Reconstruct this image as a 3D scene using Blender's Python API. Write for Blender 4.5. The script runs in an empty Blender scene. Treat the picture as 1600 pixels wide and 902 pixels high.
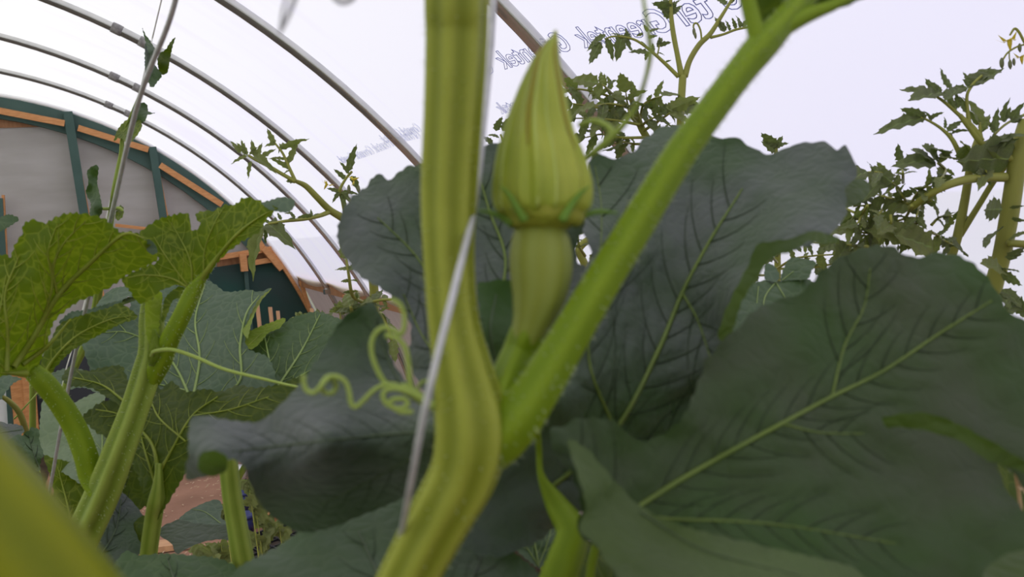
import bpy, math, random
import numpy as np
from mathutils import Vector, Matrix
from mathutils.geometry import delaunay_2d_cdt
rnd = random.Random(7)

# ---------------------------------------------------------------- camera
FPX = 1277.31
YAW, PITCH, ROLL = -0.4496, -0.1022, -0.0772
CAMZ = 1.65
cy, sy, cp, sp = math.cos(YAW), math.sin(YAW), math.cos(PITCH), math.sin(PITCH)
FW = Vector((cy*cp, sy*cp, sp)); _R = Vector((sy, -cy, 0)); _U = _R.cross(FW)
cr, sr = math.cos(ROLL), math.sin(ROLL)
RT = _R*cr + _U*sr; UP = -_R*sr + _U*cr
CO = Vector((0, 0, CAMZ))
scene = bpy.context.scene
COL = scene.collection
cam = bpy.data.cameras.new('camera'); camo = bpy.data.objects.new('camera', cam); COL.objects.link(camo)
M = Matrix((RT, UP, -FW)).transposed().to_4x4(); M.translation = CO
camo.matrix_world = M
cam.sensor_width = 36; cam.lens = FPX/1600*36; cam.clip_start = 0.02; cam.clip_end = 500
cam.dof.use_dof = True; cam.dof.focus_distance = 1.6; cam.dof.aperture_fstop = 14.0
scene.camera = camo
# ---------------------------------------------------------------- world / exposure
scene.view_settings.view_transform = 'Standard'; scene.view_settings.look = 'None'
scene.view_settings.gamma = 1; scene.view_settings.exposure = 0.06
w = bpy.data.worlds.new('overcast_sky'); scene.world = w; w.use_nodes = True
nt = w.node_tree; bg = nt.nodes['Background']
tc = nt.nodes.new('ShaderNodeTexCoord'); sx = nt.nodes.new('ShaderNodeSeparateXYZ')
ns = nt.nodes.new('ShaderNodeTexNoise'); ns.inputs['Scale'].default_value = 1.6; ns.inputs['Detail'].default_value = 3
ad = nt.nodes.new('ShaderNodeMath'); ad.operation = 'MULTIPLY_ADD'; ad.inputs[1].default_value = 0.16; ad.inputs[2].default_value = 0.42
su = nt.nodes.new('ShaderNodeMath'); su.operation = 'MULTIPLY_ADD'; su.inputs[1].default_value = -0.5
rp = nt.nodes.new('ShaderNodeValToRGB')   # sky tinted white to lavender on one side, standing in for lens colour cast
rp.color_ramp.elements[0].position = 0.62; rp.color_ramp.elements[0].color = (1.0, 0.995, 0.90, 1)
rp.color_ramp.elements[1].position = 1.0; rp.color_ramp.elements[1].color = (0.52, 0.44, 1.08, 1)
L = nt.links.new
L(tc.outputs['Generated'], sx.inputs[0]); L(tc.outputs['Generated'], ns.inputs['Vector'])
L(ns.outputs['Fac'], ad.inputs[0]); L(sx.outputs['Y'], su.inputs[0]); L(ad.outputs[0], su.inputs[2])
L(su.outputs[0], rp.inputs[0]); L(rp.outputs[0], bg.inputs[0]); bg.inputs[1].default_value = 1.14
sun = bpy.data.lights.new('veiled_sun', 'SUN'); sun.energy = 0.5; sun.angle = math.radians(50); sun.color = (1, 0.97, 0.92)
so = bpy.data.objects.new('veiled_sun', sun); COL.objects.link(so); so.location = (0, 0, 8)
so.rotation_euler = (math.radians(28), math.radians(-20), 0)
cs = scene.cycles
cs.use_denoising = True; cs.max_bounces = 10; cs.transparent_max_bounces = 16; cs.transmission_bounces = 8
cs.diffuse_bounces = 4; cs.sample_clamp_indirect = 4

# ---------------------------------------------------------------- projection helpers
def P(px, py, d): return CO + FW*d + RT*((px-800)/FPX*d) - UP*((py-451)/FPX*d)
def ray(px, py): return FW + RT*((px-800)/FPX) - UP*((py-451)/FPX)
XE = 7.685; YC, RAD, EZ = 1.1969, 3.034, 1.0873; ZC = CAMZ-2.0751; X0, DX = 1.5851, 1.22
def W(px, py, x=XE):
    r = ray(px, py); return CO + r*(x/r.x)
def G(px, py, z=0.0):
    r = ray(px, py); return CO + r*((z-CAMZ)/r.z)
def arch(x, th, off=0.0):
    r = RAD+off; return Vector((x, YC-r*math.cos(th), ZC+r*EZ*math.sin(th)))
def th_at(px, py, x):
    p = W(px, py, x); return math.atan2((p.z-ZC)/EZ, YC-p.y)
def film_hit(px, py, off=0.02):
    r = ray(px, py); best = 1.0
    lo = 0.3; t = lo
    while t < 30:
        p = CO+r*t
        if ((p.y-YC)/(RAD+off))**2 + ((p.z-ZC)/((RAD+off)*EZ))**2 > 1: break
        t += 0.01
    return CO+r*t

# ---------------------------------------------------------------- object helpers
def wloc(o):
    v = Vector((0, 0, 0))
    while o is not None:
        v = v + o.location; o = o.parent
    return v
def mk(name, verts, faces, mat, parent=None, smooth=True, loc=None):
    """verts in world space"""
    if parent is None:
        base = Vector(loc) if loc is not None else Vector((sum(v[0] for v in verts)/len(verts), sum(v[1] for v in verts)/len(verts), min(v[2] for v in verts)))
        off = base
    else:
        base = Vector((0, 0, 0)); off = wloc(parent)
    me = bpy.data.meshes.new(name)
    me.from_pydata([(v[0]-off[0], v[1]-off[1], v[2]-off[2]) for v in verts], [], faces)
    if mat: me.materials.append(mat)
    if smooth: me.polygons.foreach_set('use_smooth', [True]*len(me.polygons))
    o = bpy.data.objects.new(name, me); COL.objects.link(o)
    o.location = base; o.parent = parent
    return o
def thing(name, label, cat, loc, group=None):
    o = bpy.data.objects.new(name, None); o.empty_display_size = 0.05; COL.objects.link(o); o.location = loc
    o['label'] = label; o['category'] = cat
    if group: o['group'] = group
    return o
def tag(o, label, cat=None, group=None):
    o['label'] = label
    if cat: o['category'] = cat
    if group: o['group'] = group
    return o
def struct(o, label=None):
    o['kind'] = 'structure'
    if label: o['label'] = label
    return o
def catmull(pts, n):
    """pts: list of tuples (any dim) -> smooth resampled with n per segment"""
    A = [np.array(p, float) for p in pts]
    if len(A) < 3:
        return [tuple(A[0]+(A[-1]-A[0])*i/n) for i in range(n+1)]
    A = [2*A[0]-A[1]]+A+[2*A[-1]-A[-2]]
    out = []
    for i in range(1, len(A)-2):
        p0, p1, p2, p3 = A[i-1:i+3]
        for k in range(n):
            t = k/n
            out.append(tuple(0.5*((2*p1)+(-p0+p2)*t+(2*p0-5*p1+4*p2-p3)*t*t+(-p0+3*p1-3*p2+p3)*t**3)))
    out.append(tuple(A[-2])); return out
def tube_geo(pts, rad, sides=12, ridges=0, amp=0.0, twist=0.0, cap=True, phase=0.0):
    V = []; F = []; n = len(pts)
    T = []
    for i in range(n):
        a = pts[max(i-1, 0)]; b = pts[min(i+1, n-1)]; t = (b-a)
        T.append(t.normalized() if t.length > 1e-9 else Vector((0, 0, 1)))
    nrm = T[0].orthogonal().normalized()
    nrm = (FW - T[0]*FW.dot(T[0]));  nrm = nrm.normalized() if nrm.length > 1e-3 else T[0].orthogonal().normalized()
    for i in range(n):
        nrm = (nrm - T[i]*nrm.dot(T[i])).normalized(); b = T[i].cross(nrm)
        for k in range(sides):
            a = 2*math.pi*k/sides
            r = rad[i]*(1 + (amp*math.cos(ridges*(a+phase)+twist*i) if ridges else 0))
            V.append(pts[i]+nrm*(math.cos(a)*r)+b*(math.sin(a)*r))
    for i in range(n-1):
        for k in range(sides):
            k2 = (k+1) % sides
            F.append((i*sides+k, i*sides+k2, (i+1)*sides+k2, (i+1)*sides+k))
    if cap:
        V.append(pts[0]-T[0]*rad[0]*0.3); c0 = len(V)-1; V.append(pts[-1]+T[-1]*rad[-1]*0.3); c1 = len(V)-1
        for k in range(sides):
            k2 = (k+1) % sides
            F.append((c0, k2, k)); F.append((c1, (n-1)*sides+k, (n-1)*sides+k2))
    return V, F
class Geo:
    def __init__(s): s.V = []; s.F = []
    def add(s, VF):
        o = len(s.V); s.V += list(VF[0]); s.F += [tuple(i+o for i in f) for f in VF[1]]; return s
    def box(s, a, b, u, wu, v, wv):
        """beam from a to b, half widths wu along u, wv along v"""
        c = [a-u*wu-v*wv, a+u*wu-v*wv, a+u*wu+v*wv, a-u*wu+v*wv, b-u*wu-v*wv, b+u*wu-v*wv, b+u*wu+v*wv, b-u*wu+v*wv]
        return s.add((c, [(3, 2, 1, 0), (4, 5, 6, 7), (0, 1, 5, 4), (1, 2, 6, 5), (2, 3, 7, 6), (3, 0, 4, 7)]))
    def mk(s, name, mat, parent=None, smooth=False, loc=None): return mk(name, s.V, s.F, mat, parent, smooth, loc)
def tube(name, parent, path, mat, n=8, sides=12, ridges=0, amp=0.0, twist=0.0, phase=0.0, extra=None, loc=None):
    """path of (px,py,depth,width px); extra: world-space continuation [(Vector, radius)]"""
    c = catmull(path, n)
    pts = [P(a[0], a[1], a[2]) for a in c]; rad = [max(a[3], .3)*a[2]/FPX/2 for a in c]
    if extra:
        w_ = [tuple(pts[-1])+(rad[-1],)]+[tuple(e[0])+(e[1],) for e in extra]
        c2 = [tuple(np.array(w_[i])+(np.array(w_[i+1])-np.array(w_[i]))*k/3) for i in range(len(w_)-1) for k in (1, 2, 3)]
        pts += [Vector(a[:3]) for a in c2]; rad += [abs(a[3]) for a in c2]
    V, F = tube_geo(pts, rad, sides, ridges, amp, twist, phase=phase)
    o = mk(name, V, F, mat, parent, True, loc)
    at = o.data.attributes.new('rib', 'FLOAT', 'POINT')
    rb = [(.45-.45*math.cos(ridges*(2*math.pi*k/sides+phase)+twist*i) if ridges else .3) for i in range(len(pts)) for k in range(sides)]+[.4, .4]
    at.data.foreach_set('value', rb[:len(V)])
    return o
def hairs(parent, path, mat, count, length, seed=1):
    """fine bristles standing on a stem: (px,py,d,w) path"""
    r = random.Random(seed); c = catmull(path, 8); g = Geo()
    for _ in range(count):
        t = r.random()*(len(c)-1.001); i = int(t); f = t-i
        a = np.array(c[i])*(1-f)+np.array(c[i+1])*f
        p0 = P(*c[i][:3]); p1 = P(*c[i+1][:3]); T = (p1-p0).normalized()
        N = T.orthogonal().normalized(); B = T.cross(N); an = r.random()*6.283
        d = N*math.cos(an)+B*math.sin(an); rr = a[3]*a[2]/FPX/2
        o = P(a[0], a[1], a[2])+d*rr*.97; l = length*r.uniform(.5, 1.3); s = length*.10
        tip = o+d*l+T*l*r.uniform(-.3, .3); q = d.cross(T)
        g.add(([o+T*s, o-T*s*.5+q*s, o-T*s*.5-q*s, tip], [(0, 1, 3), (1, 2, 3), (2, 0, 3)]))
    o = g.mk('bristle', mat, parent); o['kind'] = 'stuff'; return o

# ---------------------------------------------------------------- materials
def N(nt, t, **kw):
    n = nt.nodes.new(t)
    for k, v in kw.items():
        if k in n.inputs: n.inputs[k].default_value = v
        else: setattr(n, k, v)
    return n
def new_mat(name):
    m = bpy.data.materials.new(name); m.use_nodes = True; return m, m.node_tree, m.node_tree.nodes['Principled BSDF'], m.node_tree.nodes['Material Output']
def simple(name, c1, c2=None, rough=.6, metal=0., scale=20., spec=.4, bump=0., bscale=None, stretch=None, transl=0., tcol=None):
    m, nt, b, out = new_mat(name)
    tcn = N(nt, 'ShaderNodeTexCoord'); vec = tcn.outputs['Object']
    if stretch:
        mp = N(nt, 'ShaderNodeMapping'); mp.inputs['Scale'].default_value = stretch; nt.links.new(vec, mp.inputs[0]); vec = mp.outputs[0]
    no = N(nt, 'ShaderNodeTexNoise', Scale=scale, Detail=5.); nt.links.new(vec, no.inputs['Vector'])
    mx = N(nt, 'ShaderNodeMix', data_type='RGBA'); mx.inputs[6].default_value = (*c1, 1); mx.inputs[7].default_value = (*(c2 or c1), 1)
    rp = N(nt, 'ShaderNodeValToRGB'); rp.color_ramp.elements[0].position = .35; rp.color_ramp.elements[1].position = .65
    nt.links.new(no.outputs['Fac'], rp.inputs[0]); nt.links.new(rp.outputs[0], mx.inputs[0]); nt.links.new(mx.outputs[2], b.inputs['Base Color'])
    b.inputs['Roughness'].default_value = rough; b.inputs['Metallic'].default_value = metal; b.inputs['Specular IOR Level'].default_value = spec
    if bump:
        n2 = N(nt, 'ShaderNodeTexNoise', Scale=bscale or scale*3, Detail=4.); nt.links.new(vec, n2.inputs['Vector'])
        bp = N(nt, 'ShaderNodeBump', Strength=bump, Distance=.002); nt.links.new(n2.outputs['Fac'], bp.inputs['Height']); nt.links.new(bp.outputs[0], b.inputs['Normal'])
    if transl:
        tr = N(nt, 'ShaderNodeBsdfTranslucent'); tr.inputs[0].default_value = (*(tcol or c1), 1)
        ms = N(nt, 'ShaderNodeMixShader', Fac=transl); ms.inputs[0].default_value = transl
        nt.links.new(b.outputs[0], ms.inputs[1]); nt.links.new(tr.outputs[0], ms.inputs[2]); nt.links.new(ms.outputs[0], out.inputs[0])
    return m
def leafmat(name, c1, c2, net, tcol, transl=.3, netf=.5, cell=110., rough=.5, spec=.5, sheen=.15, bump=.5, patch=25.):
    m, nt, b, out = new_mat(name); l = nt.links.new
    tcn = N(nt, 'ShaderNodeTexCoord'); vec = tcn.outputs['Object']
    n1 = N(nt, 'ShaderNodeTexNoise', Scale=patch, Detail=4.); l(vec, n1.inputs['Vector'])
    r1 = N(nt, 'ShaderNodeValToRGB'); r1.color_ramp.elements[0].position = .38; r1.color_ramp.elements[1].position = .62; l(n1.outputs['Fac'], r1.inputs[0])
    mx = N(nt, 'ShaderNodeMix', data_type='RGBA'); mx.inputs[6].default_value = (*c1, 1); mx.inputs[7].default_value = (*c2, 1); l(r1.outputs[0], mx.inputs[0])
    dn = N(nt, 'ShaderNodeTexNoise', Scale=cell*.6, Detail=2.); l(vec, dn.inputs['Vector'])
    vm = N(nt, 'ShaderNodeMix', data_type='RGBA'); vm.inputs[0].default_value = .012; l(vec, vm.inputs[6]); l(dn.outputs['Color'], vm.inputs[7])
    vo = N(nt, 'ShaderNodeTexVoronoi', feature='DISTANCE_TO_EDGE', Scale=cell); l(vm.outputs[2], vo.inputs['Vector'])
    rn = N(nt, 'ShaderNodeValToRGB'); rn.color_ramp.elements[0].position = .0; rn.color_ramp.elements[0].color = (1, 1, 1, 1)
    rn.color_ramp.elements[1].position = .10; rn.color_ramp.elements[1].color = (0, 0, 0, 1); l(vo.outputs['Distance'], rn.inputs[0])
    mf = N(nt, 'ShaderNodeMath', operation='MULTIPLY'); mf.inputs[1].default_value = netf; l(rn.outputs[0], mf.inputs[0])
    m2 = N(nt, 'ShaderNodeMix', data_type='RGBA'); l(mf.outputs[0], m2.inputs[0]); l(mx.outputs[2], m2.inputs[6]); m2.inputs[7].default_value = (*net, 1)
    l(m2.outputs[2], b.inputs['Base Color'])
    b.inputs['Roughness'].default_value = rough; b.inputs['Specular IOR Level'].default_value = spec
    b.inputs['Sheen Weight'].default_value = sheen; b.inputs['Sheen Roughness'].default_value = .5
    rb = N(nt, 'ShaderNodeValToRGB'); rb.color_ramp.elements[1].position = .35; l(vo.outputs['Distance'], rb.inputs[0])
    bp = N(nt, 'ShaderNodeBump', Strength=bump, Distance=.0012); l(rb.outputs[0], bp.inputs['Height']); l(bp.outputs[0], b.inputs['Normal'])
    tr = N(nt, 'ShaderNodeBsdfTranslucent'); m3 = N(nt, 'ShaderNodeMix', data_type='RGBA'); l(mf.outputs[0], m3.inputs[0])
    m3.inputs[6].default_value = (*tcol, 1); m3.inputs[7].default_value = (tcol[0]*1.5, tcol[1]*1.35, tcol[2]*1.5, 1); l(m3.outputs[2], tr.inputs[0])
    ms = N(nt, 'ShaderNodeMixShader'); ms.inputs[0].default_value = transl; l(b.outputs[0], ms.inputs[1]); l(tr.outputs[0], ms.inputs[2]); l(ms.outputs[0], out.inputs[0])
    return m
def stemmat(name, c1, c2, rough=.5, transl=.0, scale=60.):
    m = simple(name, c1, c2, rough=rough, scale=scale, spec=.22, bump=.15, bscale=900.)
    nt = m.node_tree; at = N(nt, 'ShaderNodeAttribute', attribute_name='rib')      # pale ribs, mostly darker grooves along the stem
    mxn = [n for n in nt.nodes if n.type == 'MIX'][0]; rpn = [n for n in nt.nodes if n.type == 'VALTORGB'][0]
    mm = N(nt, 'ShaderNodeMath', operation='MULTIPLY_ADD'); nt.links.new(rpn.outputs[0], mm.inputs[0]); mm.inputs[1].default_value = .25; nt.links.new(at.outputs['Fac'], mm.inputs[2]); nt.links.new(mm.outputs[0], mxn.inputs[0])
    b = m.node_tree.nodes['Principled BSDF']; b.inputs['Subsurface Weight'].default_value = .08
    b.inputs['Subsurface Radius'].default_value = (.5, .6, .15); b.inputs['Subsurface Scale'].default_value = .004
    return m
M_slate = leafmat('slate_green_leaf', (.056, .068, .063), (.026, .058, .014), (.065, .085, .055), (.04, .09, .010), .14, .18, 130., rough=.6, sheen=.14, bump=.3, patch=14, spec=.42)
M_deep = leafmat('deep_green_leaf', (.026, .066, .007), (.050, .062, .034), (.045, .07, .03), (.05, .12, .008), .2, .15, 120., rough=.62, sheen=.03, bump=.3, spec=.25, patch=12)
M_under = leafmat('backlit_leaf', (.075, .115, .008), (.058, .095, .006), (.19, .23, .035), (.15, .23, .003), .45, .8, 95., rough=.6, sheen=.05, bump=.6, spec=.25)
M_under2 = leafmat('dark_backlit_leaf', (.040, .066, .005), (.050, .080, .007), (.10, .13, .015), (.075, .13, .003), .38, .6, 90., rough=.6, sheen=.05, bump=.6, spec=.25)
M_bright = leafmat('yellow_green_leaf', (.22, .30, .02), (.18, .26, .015), (.32, .38, .08), (.34, .48, .012), .5, .4, 110., rough=.6, bump=.5, spec=.3)  # colour brightened to make up for weak light from behind
M_grey = leafmat('grey_green_leaf', (.085, .125, .080), (.062, .105, .056), (.15, .20, .12), (.05, .11, .01), .15, .35, 80., rough=.6, sheen=.06, bump=.4, spec=.3)
M_mid = leafmat('mid_green_leaf', (.042, .088, .024), (.03, .070, .014), (.09, .14, .05), (.06, .13, .008), .22, .3, 85., rough=.55, sheen=.1, bump=.5)
M_rim = leafmat('leaf_rim', (.055, .095, .007), (.04, .078, .006), (.07, .11, .01), (.075, .14, .003), .4, .1, 120., rough=.6)
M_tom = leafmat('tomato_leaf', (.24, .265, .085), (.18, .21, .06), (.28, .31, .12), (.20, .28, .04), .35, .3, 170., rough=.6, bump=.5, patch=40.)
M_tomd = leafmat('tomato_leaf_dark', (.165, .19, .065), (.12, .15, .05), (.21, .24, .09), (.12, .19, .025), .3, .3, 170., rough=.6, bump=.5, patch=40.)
M_vein = simple('leaf_vein', (.11, .16, .02), (.085, .13, .016), rough=.5, scale=60)
M_veinp = simple('pale_leaf_vein', (.24, .32, .10), (.19, .27, .07), rough=.5, scale=60)
M_veinu = simple('backlit_vein', (.32, .37, .05), (.25, .32, .035), rough=.5, scale=60, transl=.35, tcol=(.42, .5, .05))
M_furrow = simple('vein_furrow_shade', (.030, .044, .024), (.035, .050, .026), rough=.7, spec=.1, scale=60)  # dark raised tubes, shade of the side-vein furrows put into the colour
M_veind = simple('faint_leaf_vein', (.055, .085, .035), (.05, .075, .03), rough=.5, scale=60)
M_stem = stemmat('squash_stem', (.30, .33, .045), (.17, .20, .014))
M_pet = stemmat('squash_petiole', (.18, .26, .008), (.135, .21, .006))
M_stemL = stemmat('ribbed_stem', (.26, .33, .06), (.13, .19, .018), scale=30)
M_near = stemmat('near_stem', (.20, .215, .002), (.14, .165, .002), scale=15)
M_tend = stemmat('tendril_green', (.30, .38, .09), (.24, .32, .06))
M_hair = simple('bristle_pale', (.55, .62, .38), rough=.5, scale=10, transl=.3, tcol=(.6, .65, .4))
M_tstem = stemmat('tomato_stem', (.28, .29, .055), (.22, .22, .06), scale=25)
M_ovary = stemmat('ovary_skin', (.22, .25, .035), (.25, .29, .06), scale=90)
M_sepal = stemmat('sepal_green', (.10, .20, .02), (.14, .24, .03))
M_flower = simple('tomato_flower', (.75, .6, .03), (.6, .5, .05), rough=.5, scale=80, transl=.3, tcol=(.8, .65, .05))
M_wire = simple('steel_wire', (.50, .50, .51), (.40, .40, .41), rough=.3, metal=.2, spec=.8, scale=200)
M_galv = simple('galvanised_steel', (.56, .56, .54), (.48, .48, .47), rough=.12, metal=.8, scale=15, bump=.1, bscale=60)
M_tape = simple('dark_joint_tape', (.16, .15, .15), (.3, .29, .28), rough=.5, scale=60)
M_white = simple('white_channel', (.85, .85, .85), rough=.3, scale=5)
M_wood = simple('orange_lumber', (.62, .30, .12), (.5, .22, .08), rough=.7, scale=9, stretch=(2, 2, 12), bump=.2)
M_ply = simple('brown_plywood', (.36, .18, .09), (.27, .13, .06), rough=.8, scale=8, stretch=(1, 6, 1))
M_green = simple('green_painted_lumber', (.040, .085, .072), (.05, .10, .085), rough=.6, scale=6)
M_gwall = simple('green_wall_board', (.012, .060, .048), (.022, .048, .045), rough=.7, scale=3)
M_sheet = simple('grey_plastic_sheet', (.42, .40, .38), (.52, .50, .49), rough=.5, scale=1.6, stretch=(1, 1, 5), transl=.25, tcol=(.5, .48, .46), bump=.2, bscale=8)  # end-wall grey also carries the dimmer daylight behind the sheet
M_curt = simple('rollup_curtain', (.36, .29, .23), (.30, .24, .19), rough=.6, scale=3, stretch=(6, 6, 1), transl=.3, tcol=(.5, .42, .35))
M_soil = simple('bare_soil', (.36, .20, .14), (.27, .15, .105), rough=.95, scale=3, spec=.1, bump=1., bscale=25)
M_bed = simple('bounce_damping_bed', (.045, .032, .022), (.07, .05, .032), rough=1, scale=9, spec=.1, bump=1., bscale=40)  # unseen soil beside the path, made dark to cut bounce light
M_straw = simple('straw_fleck', (.62, .45, .30), (.5, .36, .25), rough=.8, scale=30)
M_field = simple('outdoor_ground', (.22, .26, .16), (.2, .2, .15), rough=1, scale=.5)
M_board = simple('tan_board', (.62, .36, .20), (.52, .29, .16), rough=.7, scale=12, stretch=(8, 1, 1))
M_black = simple('black_plastic', (.012, .013, .018), (.02, .02, .028), rough=.4)
M_blue = simple('blue_plastic', (.02, .03, .13), (.03, .04, .18), rough=.35)
M_lid = simple('white_plastic', (.8, .8, .82), rough=.3, transl=.1)
M_dry = simple('dried_leaf', (.5, .36, .2), (.4, .26, .12), rough=.9, scale=60)
M_string = simple('white_string', (.8, .8, .78), rough=.8)
M_ink = simple('blue_film_print', (.22, .25, .62), rough=.6)
M_inkf = simple('faded_film_print', (.50, .56, .88), rough=.6)
M_grt = simple('grey_dry_tendril', (.33, .33, .35), rough=.8)

def film_material():
    m, nt, b, out = new_mat('greenhouse_film'); l = nt.links.new
    tcn = N(nt, 'ShaderNodeTexCoord')
    n1 = N(nt, 'ShaderNodeTexNoise', Scale=.9, Detail=4.); l(tcn.outputs['Object'], n1.inputs['Vector'])
    mp = N(nt, 'ShaderNodeMapping'); mp.inputs['Scale'].default_value = (9, 1.2, 1.2); mp.inputs['Rotation'].default_value = (0, 0, .3); l(tcn.outputs['Object'], mp.inputs[0])
    n2 = N(nt, 'ShaderNodeTexNoise', Scale=.8, Detail=3.); l(mp.outputs[0], n2.inputs['Vector'])
    mu = N(nt, 'ShaderNodeMath', operation='MULTIPLY'); l(n1.outputs['Fac'], mu.inputs[0]); l(n2.outputs['Fac'], mu.inputs[1])
    rp = N(nt, 'ShaderNodeValToRGB'); rp.color_ramp.elements[0].position = .07; rp.color_ramp.elements[0].color = (.90, .89, .98, 1)
    rp.color_ramp.elements[1].position = .23; rp.color_ramp.elements[1].color = (.95, .965, .94, 1); l(mu.outputs[0], rp.inputs[0])
    tr = N(nt, 'ShaderNodeBsdfTranslucent'); l(rp.outputs[0], tr.inputs[0])
    tp = N(nt, 'ShaderNodeBsdfTransparent'); l(rp.outputs[0], tp.inputs[0])
    df = N(nt, 'ShaderNodeBsdfDiffuse'); df.inputs[0].default_value = (.9, .9, .92, 1)
    m1 = N(nt, 'ShaderNodeMixShader'); m1.inputs[0].default_value = .14; l(tr.outputs[0], m1.inputs[1]); l(tp.outputs[0], m1.inputs[2])
    m2 = N(nt, 'ShaderNodeMixShader'); m2.inputs[0].default_value = .12; l(m1.outputs[0], m2.inputs[1]); l(df.outputs[0], m2.inputs[2])
    l(m2.outputs[0], out.inputs[0]); return m
M_film = film_material()

# ================================================================= STRUCTURE
TH_HIP = 0.474
XB = X0-5*DX      # rear end of the tunnel behind the camera
# outdoor ground + soil floor
g = Geo(); g.add(([Vector((-60, -60, -.02)), Vector((80, -60, -.02)), Vector((80, 60, -.02)), Vector((-60, 60, -.02))], [(0, 1, 2, 3)]))
struct(g.mk('trim_6', M_field), 'grassy ground outside the greenhouse')
g = Geo(); nx, ny = 70, 50; V = []; F = []
x_a, x_b, y_a, y_b = XB, XE, YC-RAD-.05, YC+RAD+.05
for i in range(nx+1):
    for j in range(ny+1):
        x = x_a+(x_b-x_a)*i/nx; y = y_a+(y_b-y_a)*j/ny
        V.append((x, y, .004+.012*math.sin(x*5.1+y*2.3)*math.sin(y*4.3-x)+rnd.uniform(0, .012)))
for i in range(nx):
    for j in range(ny):
        a = i*(ny+1)+j; F.append((a, a+ny+1, a+ny+2, a+1))
floor = struct(mk('floor', V, F, M_soil, loc=(2, 1, 0)), 'reddish brown bare soil floor')
floor.data.materials.append(M_bed)
_pc = G(285, 790); 
for f in floor.data.polygons:
    c = f.center
    wy = floor.location.y+c.y
    if not (_pc.y-.75 < wy < _pc.y+.75): f.material_index = 1
g = Geo()
for _ in range(260):
    p = G(rnd.uniform(190, 380), rnd.uniform(715, 890), .022); a = rnd.random()*3.14; s = rnd.uniform(.004, .013)
    u = Vector((math.cos(a), math.sin(a), 0)); v = Vector((-u.y, u.x, 0)); g.box(p-u*s, p+u*s, v, .0022, Vector((0, 0, 1)), .0012)
st = g.mk('straw_fleck', M_straw, floor); st['kind'] = 'stuff'
# film
def shell(name, t0, t1, off, x0, x1, mat, nx=60, nt_=60, sag=.02):
    V = []; F = []
    for i in range(nx+1):
        x = x0+(x1-x0)*i/nx; ph = ((x-X0)/DX) % 1.0
        for j in range(nt_+1):
            t = t0+(t1-t0)*j/nt_
            V.append(arch(x, t, off-sag*math.sin(math.pi*ph)))
    for i in range(nx):
        for j in range(nt_):
            a = i*(nt_+1)+j; F.append((a, a+1, a+nt_+2, a+nt_+1))
    return mk(name, V, F, mat, loc=(0, 0, 1))
struct(shell('ceiling', TH_HIP, math.pi-.15, .028, XB, XE+.05, M_film, 70, 70), 'white translucent greenhouse film stretched over the hoops')
# low side: curtain under the hip board
th_g = math.asin(max(-1, (0-ZC)/(RAD*EZ)))
struct(shell('wall_right', th_g, TH_HIP, .035, XB, XE, M_curt, 40, 8, 0), 'brown roll-up curtain along the side of the tunnel')
g = Geo()
up = Vector((0, 0, 1)); p = arch(XB, TH_HIP, .03); q = arch(XE, TH_HIP, .03)
g.box(p, q, up, .045, Vector((0, 1, 0)), .018); struct(g.mk('trim_1', M_ply), 'brown hip board along the side of the tunnel')
g = Geo(); g.box(p+up*.045, q+up*.045, up, .012, Vector((0, 1, 0)), .024); struct(g.mk('trim_2', M_wood), 'orange batten on top of the hip board')
# side posts behind curtain (orange)
for k, px in enumerate([(536, 475)]):
    x = XE-1.75; a = arch(x, TH_HIP, .0); g = Geo(); b = arch(x, th_g, .0); g.box(a, b, Vector((1, 0, 0)), .03, Vector((0, 1, 0)), .02)
    struct(g.mk('trim_3', M_wood), 'orange side post below the hip board')
# hoops
hoop_labels = ['nearest galvanised steel hoop, passing behind the squash bud', 'second steel hoop, reaching the main stem from the upper left',
 'third steel hoop, crossing behind the wilted vine at top left', 'fourth steel hoop, with a taped joint beside the slanted wire',
 'fifth steel hoop, thin one just in front of the end wall', 'last white-capped hoop, lying against the end wall']
joints = {2: ((184, 42), (226, 66)), 3: ((180, 116), (217, 134)), 4: ((170, 164), (201, 177))}
for k in range(-4, 6):
    x = X0+k*DX
    if k < 0 and k < -4: continue
    r = .019
    if k < 0:
        lab = 'galvanised steel hoop behind the camera, %s along the tunnel' % ['one bay', 'two bays', 'three bays', 'four bays'][-k-1]
    else: lab = hoop_labels[k]
    h = thing('steel_hoop', lab, 'hoop', arch(x, th_g, 0), 'steel hoops of the tunnel')
    n = 90; pts = [arch(x, th_g+(math.pi-2*th_g)*i/n, -.0) for i in range(n+1)]
    V, F = tube_geo(pts, [r]*len(pts), 14); mk('pipe', V, F, M_white if k == 5 else M_galv, h)
    if k in joints:
        (a, b) = joints[k]; ta, tb = th_at(a[0], a[1], x), th_at(b[0], b[1], x)
        V, F = tube_geo([arch(x, ta+(tb-ta)*i/8) for i in range(9)], [r*1.12]*9, 14); mk('sleeve', V, F, M_galv, h)
        for t in (ta, tb):
            d = .007*(1 if k == 2 else 1.2)
            V, F = tube_geo([arch(x, t-d), arch(x, t), arch(x, t+d)], [r*1.22, r*1.25, r*1.22], 14); tag(mk('tape_band', V, F, M_tape, h), 'dark tape band on the joint')
    if k in (3, 4):
        t = TH_HIP; gg = Geo(); c = arch(x, t, -.01); gg.box(c-up*.02, c+up*.02, Vector((1, 0, 0)), .035, Vector((0, 1, 0)), .026); gg.mk('bracket', M_galv, h)

# end wall ---------------------------------------------------------
EXV = Vector((1, 0, 0))
def wallpoly(name, pts, mat, parent, x, thick=.012):
    pts = [W(a, b, x) for a, b in pts] if not isinstance(pts[0], Vector) else pts
    V = pts+[p+EXV*thick for p in pts]; n = len(pts)
    F = [tuple(range(n)), tuple(range(2*n-1, n-1, -1))]+[(i, i+n, (i+1) % n+n, (i+1) % n) for i in range(n)]
    return mk(name, V, F, mat, parent, False)
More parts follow.
